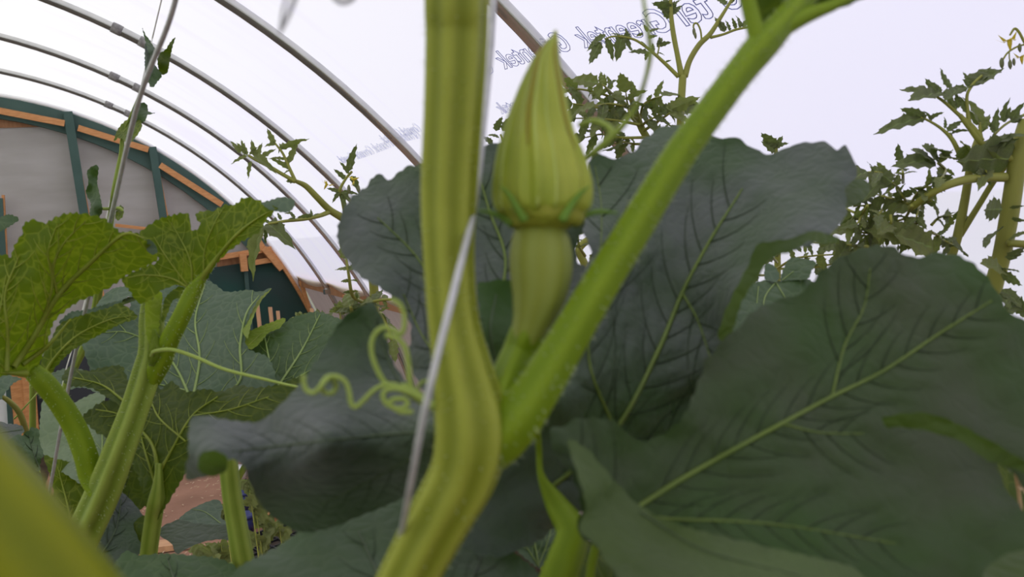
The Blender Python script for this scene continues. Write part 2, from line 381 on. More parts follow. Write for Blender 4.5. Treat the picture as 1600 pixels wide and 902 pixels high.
# solid backing of the wall: whole arch, grey sheet
pts = [arch(XE+.05, th_g+(math.pi-2*th_g)*i/48, .0) for i in range(49)]
wall = mk('wall_end', [p for p in pts]+[p+EXV*.01 for p in pts], [tuple(range(49)), tuple(range(97, 48, -1))]+[(i, i+49, (i+1) % 49+49, (i+1) % 49) for i in range(49)], M_sheet, smooth=False, loc=(XE+.05, YC, 0))
struct(wall, 'end wall of grey plastic sheeting on green framing')
def beam(name, a, b, wpx, mat, x, depth=.045, parent=wall, ext=None):
    A = W(*a, x); B = W(*b, x); d = (B-A).normalized(); v = d.cross(EXV).normalized()
    if ext: B = B+d*ext
    g = Geo(); wid = wpx*x/ (FPX*.9)/2
    g.box(A, B, v, wid, EXV, depth/2); return g.mk(name, mat, parent)
def arcband(name, r0, r1, t0, t1, mat, x, thick, n=30, parent=wall):
    V = []; F = []
    for i in range(n+1):
        t = t0+(t1-t0)*i/n
        V += [arch(x, t, r0), arch(x, t, r1), arch(x+thick, t, r1), arch(x+thick, t, r0)]
    for i in range(n):
        for k in range(4):
            a = i*4+k; b = i*4+(k+1) % 4; F.append((a, b, b+4, a+4))
    F += [(3, 2, 1, 0), (n*4, n*4+1, n*4+2, n*4+3)]
    return mk(name, V, F, mat, parent, False)
xw = XE-.02
arcband('arch_board', -.17, -.015, .62, 2.6, M_green, xw, .05)
def tw(px, py): return th_at(px, py, xw-.04)
for a, b in (((-120, 150), (101, 193)), ((122, 200), (232, 234)), ((250, 258), (347, 320))):
    A = W(*a, xw-.05); B = W(*b, xw-.05); d = (B-A).normalized(); v = d.cross(EXV).normalized(); g = Geo(); g.box(A, B, v, .025, EXV, .012); g.mk('furring_strip', M_wood, wall)
wallpoly('plywood_gusset', [(-60, 165), (0, 181), (72, 198), (0, 200), (-60, 202)], M_ply, wall, XE+.035)
for a, b, wd in (((106, 175), (133, 345), 10), ((238, 230), (258, 360), 9)):
    beam('stud', a, b, wd, M_green, xw-.03, .06, ext=1.9); 
    beam('stud_edge', (a[0]+7, a[1]+22), (b[0]+7, b[1]), 2.6, M_wood, xw-.02, .06, ext=1.9)
beam('stud', (-2, 310), (6, 440), 9, M_green, xw-.03, .06, ext=1.5); beam('stud_edge', (5, 305), (12, 440), 2.6, M_wood, xw-.02, .06, ext=1.5)
beam('rail', (180, 352), (250, 360), 4, M_wood, xw-.05, .05)
# right part of the wall: dark green boards
tg = [arch(XE+.02, t, -.03) for t in np.linspace(th_g+.02, th_at(425, 392, XE+.02), 14)]
A = W(425, 405, XE+.02); B = W(322, 418, XE+.02)
for (u0, u1) in ((322, 380), (382, 430)):
    if u1 == 380:
        top = [W(322, 420, XE+.01), W(380, 411, XE+.01)]; bot = [Vector((top[1].x, top[1].y, 0.02)), Vector((top[0].x, top[0].y, .02))]
        wallpoly('wall_panel', top+bot, M_gwall, wall, 0)
    else:
        top = [W(382, 411, XE+.01), W(424, 404, XE+.01)]
        arcs = [Vector((XE+.01, p.y, p.z)) for p in reversed(tg)]
        wallpoly('wall_panel', top+arcs+[Vector((XE+.01, top[0].y, .02))], M_gwall, wall, 0)
beam('stud', (382, 405), (388, 470), 5, M_green, xw, .04, ext=.9)
wallpoly('plywood_gusset', [(338, 402), (420, 388), (428, 402), (424, 412), (340, 424)], M_ply, wall, XE+.012)
beam('rail', (325, 405), (424, 389), 7, M_wood, xw-.03, .05)
beam('rail', (388, 412), (424, 406), 7, M_wood, xw-.03, .05)
beam('block', (379, 397), (382, 424), 9, M_wood, xw-.06, .05)
beam('brace', (412, 388), (440, 421), 8, M_wood, xw-.07, .05)
beam('brace', (396, 366), (412, 392), 9, M_wood, xw-.04, .05)
arcband('arch_trim', -.045, -.018, th_g, tw(425, 392), M_wood, xw-.03, .05)

beam('post', (470, 440), (486, 492), 5, M_wood, xw-.1, .04, ext=.6)
# doorway at lower left, white panel standing in for the light beyond
dr = mk('doorway_light_1', *(lambda a: (a, [(0, 1, 2, 3)]))([W(-60, 588, XE-.03), W(34, 598, XE-.03), W(46, 700, XE-.03), W(-40, 700, XE-.03)]), M_lid, smooth=False)
struct(dr, 'white panel standing in for daylight in the doorway behind the leaves at lower left')
struct(beam('trim_4', (24, 560), (37, 700), 15, M_wood, xw-.06, .05, None, ext=.2), 'orange door post nearest the bright doorway')
struct(beam('trim_5', (42, 560), (54, 700), 13, M_wood, xw-.08, .05, None, ext=.2), 'orange post right of the bright doorway')
wallpoly('wall_panel', [(28, 570), (330, 470), (330, 700), (50, 700)], simple('dark_slate_board', (.04, .045, .055), rough=.7), wall, XE+.03)
# rear end wall and left base
pts = [arch(XB, th_g+(math.pi-2*th_g)*i/48, .0) for i in range(49)]
struct(mk('wall_rear', pts+[p-EXV*.01 for p in pts], [tuple(range(48, -1, -1)), tuple(range(49, 98))], M_film, smooth=False, loc=(XB, YC, 0)), 'film end wall behind the camera')
struct(shell('wall_left', math.pi-.15, math.pi-th_g, .03, XB, XE, M_sheet, 40, 4, 0), 'grey skirting curtain on the far left side')  # unseen side, greyed to keep brown out of the hoop reflections

# film print -------------------------------------------------------
def film_text(body, px0, px1, h, name='printed_lettering', par=None, dth=0, bev=.012, ink=None, tilt=0.):
    """outlined letters printed on the film, readable from outside; px0 = start (right), px1 = a later point for direction"""
    p0 = film_hit(*px0); t0 = math.atan2((p0.z-ZC)/EZ, YC-p0.y); xs = p0.x
    cu = bpy.data.curves.new('t', 'FONT'); cu.body = body; cu.size = h; cu.fill_mode = 'NONE'; cu.bevel_depth = h*bev; cu.bevel_resolution = 0; cu.resolution_u = 3
    cu.offset = h*.012
    to = bpy.data.objects.new('t', cu); COL.objects.link(to)
    dg = bpy.context.evaluated_depsgraph_get(); me = bpy.data.meshes.new_from_object(to.evaluated_get(dg))
    vs = [v.co.copy() for v in me.vertices]; fs = [tuple(p.vertices) for p in me.polygons]
    bpy.data.objects.remove(to)
    out = []
    for v in vs:
        x = xs+v.x*1.05; ph = ((x-X0)/DX) % 1.0
        out.append(arch(x, t0+v.y/RAD+tilt*v.x, .022-.02*math.sin(math.pi*ph)+v.z))
    o = mk(name, out, fs, ink or M_ink, ceil, False); return o
ceil = bpy.data.objects['ceiling']
bpy.context.view_layer.update()
film_text('Greentek  Greentek  Gr', (1066, 33), None, .071, tilt=.028)
film_text('o tel', (1178, -10), None, .08)
film_text('Greentek', (852, 158), None, .05, tilt=.02)
film_text('Greentek Greentek Greentek Greentek', (662, 212), None, .06, bev=.008, ink=M_inkf)
film_text('Greentek Greentek', (664, 200), None, .05, bev=.008, ink=M_inkf)

# ================================================================= LEAVES
def tps(ctrl):
    C = np.array([(a/800., b/800.) for a, b, _ in ctrl]); d = np.array([c for _, _, c in ctrl]); n = len(C)
    def U(r2): return np.where(r2 > 1e-12, r2*np.log(r2+1e-12), 0)
    if n < 4:
        A = np.c_[np.ones(n), C][:, :n] if n >= 3 else np.ones((n, 1)); s = np.linalg.lstsq(A, d, rcond=None)[0]
        return lambda q: (np.c_[np.ones(len(q)), q/800.][:, :len(s)] @ s)
    K = U(((C[:, None]-C[None])**2).sum(-1))+np.eye(n)*1e-3; Pm = np.c_[np.ones(n), C]
    A = np.block([[K, Pm], [Pm.T, np.zeros((3, 3))]]); s = np.linalg.solve(A, np.r_[d, 0, 0, 0])
    return lambda q: U((((q/800.)[:, None]-C[None])**2).sum(-1)) @ s[:n] + np.c_[np.ones(len(q)), q/800.] @ s[n:]
def segdist(Q, poly, closed=False):
    Pp = np.array(poly, float); A = Pp if closed else Pp[:-1]; B = np.roll(Pp, -1, 0) if closed else Pp[1:]
    out = np.full(len(Q), 1e9)
    ab = B-A; L2 = np.maximum((ab**2).sum(1), 1e-9)
    for i in range(0, len(Q), 1500):
        ap = Q[i:i+1500, None]-A[None]; t = np.clip((ap*ab).sum(-1)/L2, 0, 1); d = ap-t[..., None]*ab
        out[i:i+1500] = np.sqrt((d**2).sum(-1)).min(1)
    return out
def inside(Q, poly):
    Pp = np.array(poly); c = np.zeros(len(Q), bool); n = len(Pp)
    for i in range(n):
        x1, y1 = Pp[i]; x2, y2 = Pp[(i+1) % n]
        if y1 == y2: continue
        m = ((Q[:, 1] < y1) != (Q[:, 1] < y2)) & (Q[:, 0] < (x2-x1)*(Q[:, 1]-y1)/(y2-y1)+x1); c ^= m
    return c
def leaf(parent, outline, ctrl, veins, mat, vmat=None, name='leaf', tooth=(3., 16.), res=9., quilt=.0015, sec=(34., 70.), secw=1.6, wave=(.004, 60.), seed=0, label=None, sharp=False, bumpn=.0015, ridge=1, vmat2=None):
    r = random.Random(seed*7+3); nr = np.random.default_rng(seed+5)
    o = list(outline)
    if sharp: sm = []
    if sharp:
        for i in range(len(o)):
            a = np.array(o[i], float); b = np.array(o[(i+1) % len(o)], float); k = max(1, int(np.linalg.norm(b-a)/6))
            sm += [tuple(a+(b-a)*j/k) for j in range(k)]
    else:
        A = o[-2:]+o+o[:2]; c = catmull(A, 8); sm = c[16:-16]
    # resample by arc length
    Pp = np.array(sm); dd = np.r_[0, np.cumsum(np.linalg.norm(np.diff(np.vstack([Pp, Pp[:1]]), axis=0), axis=1))]
    Lc = dd[-1]; step = max(2.2, min(tooth[1]/4., res*.6)); k = int(Lc/step); s = np.arange(k)*Lc/k
    PX = np.interp(s, dd, np.r_[Pp[:, 0], Pp[0, 0]]); PY = np.interp(s, dd, np.r_[Pp[:, 1], Pp[0, 1]])
    tx = np.roll(PX, -1)-np.roll(PX, 1); ty = np.roll(PY, -1)-np.roll(PY, 1); tl = np.hypot(tx, ty)+1e-9
    ar = 0.5*np.sum(PX*np.roll(PY, -1)-np.roll(PX, -1)*PY); sg = 1 if ar > 0 else -1
    nx_, ny_ = ty/tl*sg, -tx/tl*sg
    jit = np.interp(s, np.linspace(0, Lc, max(4, int(Lc/tooth[1]/1.5))), nr.uniform(-.35, .35, max(4, int(Lc/tooth[1]/1.5))))
    ph = ((s/tooth[1]+jit*1.3) % 1.0); tri = np.where(ph < .65, ph/.65, (1-ph)/.35); amp = tooth[0]*(.7+.6*np.interp(s, np.linspace(0, Lc, 13), nr.random(13)))
    off = amp*(tri-.5); PX = PX+nx_*off; PY = PY+ny_*off
    O = np.c_[PX, PY]
    # interior
    x0, y0 = O.min(0); x1, y1 = O.max(0)
    x0, y0 = max(x0, -150), max(y0, -120); x1, y1 = min(x1, 1760), min(y1, 1040)
    gx, gy = np.meshgrid(np.arange(x0, x1, res), np.arange(y0, y1, res*.87)); gx = gx+(np.arange(gx.shape[0]) % 2)[:, None]*res*.5
    Q = np.c_[gx.ravel(), gy.ravel()]+nr.uniform(-.18, .18, (gx.size, 2))*res
    Q = Q[inside(Q, O)]; Q = Q[segdist(Q, O, True) > res*.45]
    # veins
    allv = []
    for v in veins:
        c = catmull([tuple(map(float, q)) for q in v], 6); allv.append((c, 1))
    if sec:
        for c, _ in list(allv):
            C = np.array(c); d = np.r_[0, np.cumsum(np.linalg.norm(np.diff(C[:, :2], axis=0), axis=1))]; Lv = d[-1]; side = 1; t = sec[0]*.8
            while t < Lv*.97:
                p = np.array([np.interp(t, d, C[:, 0]), np.interp(t, d, C[:, 1])]); q = np.array([np.interp(min(t+4, Lv), d, C[:, 0]), np.interp(min(t+4, Lv), d, C[:, 1])])
                an = math.atan2(*(q-p)[::-1])+side*math.radians(r.uniform(42, 58)); ln = sec[1]*r.uniform(.75, 1.15)*(1.1-.5*t/Lv)
                path = []; cur = p.copy(); a = an
                for _k in range(7):
                    path.append((cur[0], cur[1], secw*(1-_k/8))); a -= side*.09; cur = cur+np.array([math.cos(a), math.sin(a)])*ln/6
                    if not inside(cur[None], O)[0]: break
                if len(path) > 2: allv.append((path, 0))
                side = -side; t += sec[0]*.5*r.uniform(.8, 1.2)
    dep = tps(ctrl)
    allp = np.vstack([O, Q]); n0 = len(O)
    wv = nr.uniform(0, 6.28, 6)
    def depth_of(pp):
        D = dep(pp)
        X, Y = pp[:, 0], pp[:, 1]
        ed = segdist(pp, O, True)
        D = D+wave[0]*np.exp(-ed/35.)*(np.sin((X*1.1+Y*.6)/wave[1]*2.2+wv[0])+.7*np.sin((Y*1.2-X*.5)/wave[1]*2.9+wv[1]))
        D = D+bumpn*(np.sin(X/23.+wv[2]+np.sin(Y/31.))*np.sin(Y/19.+wv[3]))
        if allv and quilt:
            dv = np.full(len(pp), 1e9)
            for c, _m in allv: dv = np.minimum(dv, segdist(pp, [q[:2] for q in c]))
            D = D-quilt*ridge*(1-np.exp(-dv/13.))
        return D
    D = depth_of(allp)
    vin = [Vector((float(a), float(b))) for a, b in allp]
    edges = [(i, (i+1) % n0) for i in range(n0)]
    res_ = delaunay_2d_cdt(vin, edges, [], 1, 1e-4)
    vo, fo, orig = res_[0], res_[2], res_[3]
    vp = np.array([(v.x, v.y) for v in vo]); DD = np.array([D[oi[0]] if oi else np.nan for oi in orig])
    bad = np.isnan(DD)
    if bad.any(): DD[bad] = depth_of(vp[bad])
    V = [P(a, b, float(d)) for (a, b), d in zip(vp, DD)]
    F = []
    for f in fo:
        f = tuple(f); a, b, c = V[f[0]], V[f[1]], V[f[2]]
        if (b-a).cross(c-a).dot(CO-a) < 0: f = f[::-1]
        F.append(f)
    lo = mk(name, V, F, mat, parent, True)
    if label: lo['label'] = label
    if allv and vmat:
        side = vmat2 or (M_furrow if vmat in (M_vein, M_veind) else vmat)
        for kind, nm, mt in ((1, 'vein', vmat), (0, 'side_vein', side)):
            g = Geo()
            for c, _m in allv:
                if _m != kind: continue
                cc = [q for q in c if -120 < q[0] < 1720 and -100 < q[1] < 1000]
                if len(cc) < 2: continue
                pp = np.array([q[:2] for q in cc]); dd_ = depth_of(pp)
                rr = [max(q[2], .5)*float(d)/FPX/2 for q, d in zip(cc, dd_)]
                pts = [P(a, b, float(d)-.55*r_-(.00055 if kind else .0008)*min(1.3, d/.4)*(res/8.)) for (a, b), d, r_ in zip(pp, dd_, rr)]
                g.add(tube_geo(pts, rr, 6, cap=False))
            if g.V: mk(nm, g.V, g.F, mt, lo, True)
    return lo

#@@PLANTS
# ================================================================= FOREGROUND SQUASH PLANT
def ground_of(px, py, d): p = P(px, py, d); return Vector((p.x, p.y, 0.01))
base = P(560, 1010, .27); root = thing('squash_plant', 'large blurred squash plant in front, thick ribbed stem carrying a closed flower bud', 'squash plant', (base.x, base.y, .012))
dn = lambda v, z: Vector((v.x, v.y, z))
ms = [(770, -800, .30, 72), (742, -330, .262, 86), (715, -40, .236, 98), (712, 60, .236, 95), (707, 170, .236, 90), (700, 300, .236, 86), (700, 400, .236, 78), (707, 500, .236, 78), (722, 580, .236, 92), (733, 640, .236, 110), (735, 690, .236, 112), (722, 745, .237, 104), (690, 805, .239, 98), (655, 870, .241, 93), (625, 930, .244, 90), (590, 1010, .25, 88)]
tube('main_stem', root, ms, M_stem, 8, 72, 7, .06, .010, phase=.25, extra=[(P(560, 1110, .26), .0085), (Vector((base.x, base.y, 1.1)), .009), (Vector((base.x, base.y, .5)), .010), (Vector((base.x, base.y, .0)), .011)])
hairs(root, ms, M_hair, 500, .0016, 3)
pt = [(728, 735, .240, 40), (765, 700, .239, 78), (802, 658, .238, 84), (838, 612, .238, 70), (870, 560, .239, 64), (930, 458, .241, 58), (1000, 343, .244, 54), (1060, 245, .247, 50), (1110, 175, .25, 48), (1155, 115, .253, 47), (1188, 75, .255, 50), (1215, 45, .257, 44), (1250, 5, .26, 38), (1290, -50, .265, 32)]
tube('petiole', root, pt, M_pet, 8, 28, 5, .03, .01, phase=.6); hairs(root, pt, M_hair, 700, .0017, 5)
tube('petiole_branch', root, [(1192, 95, .254, 28), (1183, 60, .254, 26), (1172, 15, .255, 25), (1160, -40, .256, 23)], M_pet, 6, 16)
tube('leaf_rib', root, [(1212, 50, .256, 30), (1260, 25, .257, 24), (1310, 5, .258, 16), (1365, -25, .26, 12)], M_pet, 6, 14)
# flower bud ------------------------------------------------------
bud = bpy.data.objects.new('flower_bud', None); COL.objects.link(bud); bud.empty_display_size = .02; bud.parent = root; bud.location = P(848, 350, .25)-Vector(root.location)
bud['label'] = 'closed yellow-green squash flower bud on its swollen ovary'
BD = .25
prof = [(350, 846, 52), (340, 846, 122), (325, 849, 146), (305, 849, 149), (286, 849, 148), (260, 847, 139), (235, 845, 126), (213, 843, 109), (180, 843, 91), (140, 847, 68), (115, 850, 52), (90, 854, 36), (70, 861, 21), (56, 867, 9), (47, 868, 4)]
def bud_pt(t, ang, k=0.0, grow=1.0):
    i = t*(len(prof)-1); a = int(min(i, len(prof)-2)); f = i-a
    y = prof[a][0]*(1-f)+prof[a+1][0]*f; x = prof[a][1]*(1-f)+prof[a+1][1]*f; wd = prof[a][2]*(1-f)+prof[a+1][2]*f
    r = wd/2*BD/FPX*grow
    c = P(x, y, BD); return c+RT*(math.cos(ang)*r)-FW*(math.sin(ang)*r)
M_petal = None
def petalmat():
    m = simple('petal_bud', (.42, .46, .06), (.29, .36, .03), rough=.5, scale=70, transl=.18, tcol=(.5, .5, .06), stretch=(1, 1, .25), bump=.2); return m
M_petal = petalmat(); M_fold = simple('petal_fold', (.27, .24, .02), (.23, .21, .015), rough=.6, scale=80); M_ridge = simple('petal_ridge', (.42, .49, .12), (.36, .44, .09), rough=.5, scale=60)
for k in range(5):
    V = []; F = []; nu, nv = 30, 44; a0 = math.pi/2+k*2*math.pi/5+.15; sp_ = math.radians(84)/2
    for j in range(nv+1):
        t = j/nv; tw_ = 1.3*max(0, t-.45)**1.5
        for i in range(nu+1):
            u = -1+2*i/nu; a = a0+u*sp_+tw_
            rid = 1.6*.075*math.exp(-(u/.14)**2)+1.6*.045*math.exp(-((abs(u)-.5)/.12)**2)+.03*math.exp(-((abs(u)-.8)/.08)**2)-.05*abs(u)**3
            amp = min(1, t*5)*(1-.3*t)
            V.append(bud_pt(t, a, 0, .96+rid*amp*1.2+.02*(u > 0)))
    for j in range(nv):
        for i in range(nu):
            q = j*(nu+1)+i; F.append((q, q+1, q+nu+2, q+nu+1))
    pe = mk('petal', V, F, M_petal, bud)
    g = Geo()
    for uu, rr, mt in ((0, .0011, 0), (.5, .0007, 0), (-.5, .0007, 0)):
        pts = [bud_pt(t, a0+uu*sp_+1.3*max(0, t-.45)**1.5, 0, .96+.055*min(1, t*5)+(.03 if uu == 0 else 0)) for t in np.linspace(.12, .9, 24)]
        g.add(tube_geo(pts, [rr*.6*(1-.5*i/23) for i in range(24)], 6))
    g.mk('petal_rib', M_ridge, bud, True)
    g = Geo(); pts = [bud_pt(t, a0+.27*sp_+1.3*max(0, t-.45)**1.5, 0, .975+.01) for t in np.linspace(.42, .92, 20)]
    g.add(tube_geo(pts, [.0011*math.sin(math.pi*(.1+.85*i/19)) for i in range(20)], 6)); 
    g.mk('petal_fold', M_fold, bud, True)
cup = [(846, 366, BD, 30), (846, 356, BD, 92), (846, 350, BD, 112), (847, 342, BD, 128), (848, 334, BD, 134), (848, 328, BD, 138)]
tube('calyx_cup', bud, cup, simple('calyx_yellow', (.30, .30, .035), (.25, .28, .03), rough=.5, scale=80), 5, 30, 10, .02)
for sp in ([(820, 345, BD-.013, 16), (806, 322, BD-.014, 11), (796, 305, BD-.014, 8), (782, 291, BD-.014, 3)], [(878, 345, BD-.014, 16), (892, 322, BD-.013, 12), (905, 305, BD-.012, 8), (921, 291, BD-.011, 3)],
           [(802, 348, BD-.004, 20), (785, 340, BD-.003, 11), (768, 333, BD-.003, 8), (748, 329, BD-.002, 3)], [(895, 350, BD-.003, 16), (912, 338, BD-.002, 9), (935, 331, BD-.002, 8), (965, 333, BD-.001, 3)], [(850, 345, BD+.014, 14), (850, 315, BD+.016, 9), (850, 290, BD+.016, 3)]):
    tube('sepal', bud, sp, M_sepal, 6, 10)
ov = [(846, 348, BD, 60), (846, 357, BD, 76), (845, 372, BD, 90), (845, 400, BD, 99), (845, 430, BD, 97), (842, 460, BD, 86), (836, 485, BD, 72), (830, 505, BD, 60), (823, 525, BD, 52), (812, 550, BD, 50), (798, 580, BD-.004, 50), (786, 610, BD-.008, 52), (776, 640, BD-.012, 46)]
tube('ovary', bud, ov[:8]+[(822, 528, BD, 50), (818, 540, BD, 42)], M_ovary, 8, 40, 10, .018, 0)
tube('pedicel', bud, [(830, 508, BD, 46)]+ov[8:], M_pet, 8, 30, 5, .09, .0, phase=.45)
# tendrils --------------------------------------------------------
def z6(l, d=.232, wd=7): return [(440+x/3.757, 460+y/3.757, d+(q[0] if q else 0), wd) for x, y, *q in l]
tube('tendril', root, z6([(900, 660), (830, 620), (760, 575), (700, 545)], .232, 17), M_tend, 6, 12)
tube('tendril', root, z6([(800, 600), (700, 545), (650, 530), (600, 535), (540, 565), (480, 625), (435, 662), (408, 640), (398, 580), (375, 515), (320, 482), (265, 490), (235, 535, .002), (250, 575, .004), (295, 580, .005), (320, 545, .005), (305, 505, .003), (265, 500, -.002), (230, 540, -.004), (190, 578, -.004), (145, 560, -.003), (128, 500, -.003), (135, 475, -.003)], .231, 7.5), M_tend, 6, 10)
tube('tendril', root, z6([(720, 560), (620, 530), (570, 460), (535, 370), (528, 290), (555, 225), (605, 195), (660, 215), (700, 235), (720, 190), (718, 110), (690, 55), (645, 30)], .234, 8), M_tend, 6, 10)
tube('tendril', root, z6([(780, 600), (755, 520), (745, 410), (725, 315), (680, 262), (610, 240)], .2325, 9), M_tend, 6, 10)
tube('tendril', root, z6([(860, 640), (800, 600), (700, 560), (620, 560), (595, 600), (625, 650), (690, 672), (740, 650), (720, 615), (650, 620), (640, 650), (700, 690), (770, 690)], .229, 8), M_tend, 6, 10)
tube('tendril', root, z6([(900, 600), (905, 540), (870, 510), (820, 520), (795, 560)], .238, 6), M_tend, 6, 10)
tube('tendril', root, [(905, 196, .256, 9), (930, 189, .253, 10), (955, 203, .25, 10), (948, 222, .25, 9), (930, 236, .25, 8), (912, 250, .254, 8)], M_tend, 6, 10)
tube('tendril', root, [(1002, -20, .22, 5), (1010, 30, .22, 7), (1016, 80, .225, 9), (1008, 125, .23, 7), (992, 170, .24, 9), (965, 205, .245, 11), (935, 232, .25, 12), (912, 250, .254, 9)], M_tend, 6, 10)
tube('dried_tendril', root, [(470, -30, .17, 8), (460, 0, .17, 8), (448, 30, .17, 7), (438, 48, .17, 5), (470, -30, .172, 5), (640, -60, .20, 6), (700, -60, .235, 8)], M_grt, 6, 8)
tube('dried_tendril', root, [(515, -25, .17, 7), (522, -5, .17, 8), (536, 4, .17, 8), (552, -4, .17, 8), (556, -25, .17, 7), (700, -70, .235, 6)], M_grt, 6, 8)

# leaves of the front plant ---------------------------------------
# big right-hand centre leaf (B)
leaf(root, [(925, 238), (950, 247), (985, 240), (1012, 212), (1045, 196), (1075, 200), (1110, 214), (1150, 216), (1185, 236), (1210, 240), (1240, 226), (1290, 222), (1308, 236), (1322, 226), (1334, 252), (1340, 275), (1322, 292), (1322, 335), (1300, 362), (1262, 385), (1210, 398), (1180, 418), (1155, 450), (1135, 505), (1150, 560), (1160, 650), (1100, 760), (1000, 800), (900, 800), (835, 850), (760, 870), (700, 830), (700, 760), (760, 690), (830, 660), (880, 600), (905, 520), (908, 440), (918, 414), (924, 398), (920, 380), (912, 366), (914, 330), (916, 280)],
     [(925, 240, .45), (1100, 215, .44), (1330, 240, .40), (1300, 360, .345), (1150, 460, .34), (1060, 460, .385), (1100, 330, .405), (920, 400, .36), (950, 600, .335), (850, 740, .335), (1000, 780, .34), (1150, 700, .36)],
     [[(850, 770, 8), (900, 730, 8), (970, 660, 8), (1030, 545, 8), (1066, 458, 7), (1110, 375, 5), (1160, 295, 3)], [(1066, 458, 4), (1090, 500, 3), (1110, 560, 2)], [(960, 670, 5), (920, 560, 4), (935, 440, 3), (940, 330, 2), (930, 260, 1.5)], [(900, 730, 4), (1000, 700, 4), (1110, 660, 3)]],
     M_slate, M_vein, tooth=(4, 34), res=7, quilt=.0026, sec=(44, 150), secw=2.2, wave=(.006, 80), seed=1, label='broad slate-green leaf with a long pale midrib')
leaf(root, [(1180, 385), (1200, 378), (1240, 372), (1262, 362), (1290, 364), (1312, 374), (1290, 382), (1262, 378), (1240, 392), (1205, 405), (1180, 440), (1160, 470), (1150, 500), (1138, 535), (1122, 528), (1128, 500), (1145, 460), (1170, 412)],
     [(1180, 385, .325), (1300, 365, .33), (1150, 500, .325), (1130, 530, .325), (1240, 390, .32)], [], M_rim, None, name='curled_leaf_edge', tooth=(2, 30), res=8, quilt=0, wave=(.001, 60), seed=2, label='green underside of a curled leaf edge')
leaf(root, [(1300, 300), (1320, 285), (1345, 280), (1360, 290), (1352, 310), (1330, 322), (1300, 330), (1290, 318)], [(1300, 300, .388), (1360, 290, .40), (1300, 330, .375)], [], M_rim, None, name='curled_leaf_edge', tooth=(2, 30), res=7, quilt=0, wave=(.001, 60), seed=12, label='green underside of a curled leaf edge')
# leaf A, behind the stem on the left
leaf(root, [(528, 380), (530, 345), (548, 310), (572, 292), (588, 272), (610, 280), (632, 262), (660, 256), (700, 250), (745, 232), (785, 222), (830, 230), (870, 260), (925, 300), (938, 340), (915, 360), (902, 378), (902, 408), (918, 428), (900, 500), (840, 560), (800, 610), (740, 640), (690, 640), (655, 600), (640, 560), (642, 512), (625, 476), (596, 452), (560, 430), (540, 402)],
     [(528, 380, .40), (585, 280, .44), (745, 232, .44), (860, 260, .43), (900, 420, .39), (700, 420, .40), (800, 600, .345), (680, 620, .34), (600, 450, .38)],
     [[(800, 600, 6), (780, 500, 5), (790, 405, 5), (765, 330, 4), (745, 260, 2)], [(760, 560, 4), (700, 480, 4), (650, 400, 3), (590, 340, 2)], [(740, 600, 4), (670, 540, 3), (630, 460, 2)]],
     M_slate, M_vein, tooth=(3.5, 22), res=9, quilt=.0026, sec=(36, 85), secw=2., wave=(.006, 70), seed=3, label='slate-green leaf half hidden behind the thick stem')
leaf(root, [(745, 450), (760, 440), (800, 442), (806, 500), (798, 560), (785, 600), (770, 560), (752, 510)], [(745, 450, .32), (800, 445, .33), (785, 600, .30)], [[(778, 580, 5), (766, 520, 3), (775, 460, 2)]], M_deep, M_veind, tooth=(3, 22), res=8, quilt=.001, sec=None, seed=4)
# leaf C, right foreground
leaf(root, [(1128, 535), (1150, 515), (1180, 484), (1215, 470), (1255, 455), (1285, 422), (1325, 396), (1365, 384), (1395, 386), (1425, 402), (1475, 395), (1515, 408), (1548, 440), (1580, 490), (1625, 520), (1690, 640), (1700, 780), (1660, 775), (1610, 770), (1578, 735), (1558, 712), (1570, 760), (1640, 860), (1640, 1000), (1500, 1020), (1200, 1040), (980, 960), (955, 890), (925, 850), (902, 832), (908, 790), (893, 740), (866, 706), (860, 672), (885, 664), (905, 654), (960, 658), (1000, 690), (1060, 660), (1090, 600), (1105, 560)],
     [(1128, 535, .30), (1320, 400, .34), (1550, 440, .33), (1680, 640, .30), (1400, 560, .31), (1220, 665, .285), (1000, 790, .265), (865, 680, .25), (905, 830, .255), (1100, 870, .245), (1400, 700, .29), (1400, 860, .26), (1600, 860, .255), (1300, 1000, .22), (1120, 780, .268), (1260, 820, .262)],
     [[(985, 800, 9), (1060, 752, 9), (1130, 712, 8), (1222, 662, 7), (1300, 620, 6), (1380, 580, 5), (1470, 520, 4), (1550, 470, 2.5)], [(1222, 662, 4), (1280, 676, 3), (1350, 678, 2)], [(985, 805, 6), (1060, 812, 5), (1150, 815, 4), (1245, 824, 3), (1400, 850, 2)], [(1300, 620, 4), (1320, 540, 3.5), (1350, 480, 2.5), (1360, 420, 2)], [(980, 800, 5), (930, 740, 4), (900, 690, 2)]],
     M_deep, M_vein, tooth=(4, 34), res=8, quilt=.0024, sec=(44, 120), secw=2.2, wave=(.005, 90), seed=5, bumpn=.0014, label='very broad dark leaf filling the lower right')
leaf(root, [(1378, 654), (1400, 648), (1440, 645), (1480, 655), (1530, 680), (1570, 702), (1610, 728), (1610, 742), (1570, 728), (1540, 718), (1500, 690), (1460, 676), (1410, 668), (1385, 668)], [(1380, 654, .272), (1600, 730, .262), (1480, 665, .266), (1500, 700, .266)], [], M_rim, None, name='curled_leaf_edge', tooth=(2, 40), res=7, quilt=0, wave=(.0008, 60), seed=6, label='green underside of a curled leaf edge')
leaf(root, [(1535, 905), (1550, 880), (1585, 862), (1625, 868), (1640, 930), (1560, 940)], [(1535, 905, .22), (1600, 862, .23), (1620, 930, .21)], [], M_rim, None, name='curled_leaf_edge', tooth=(2, 40), res=8, quilt=0, wave=(.0008, 60), seed=7)
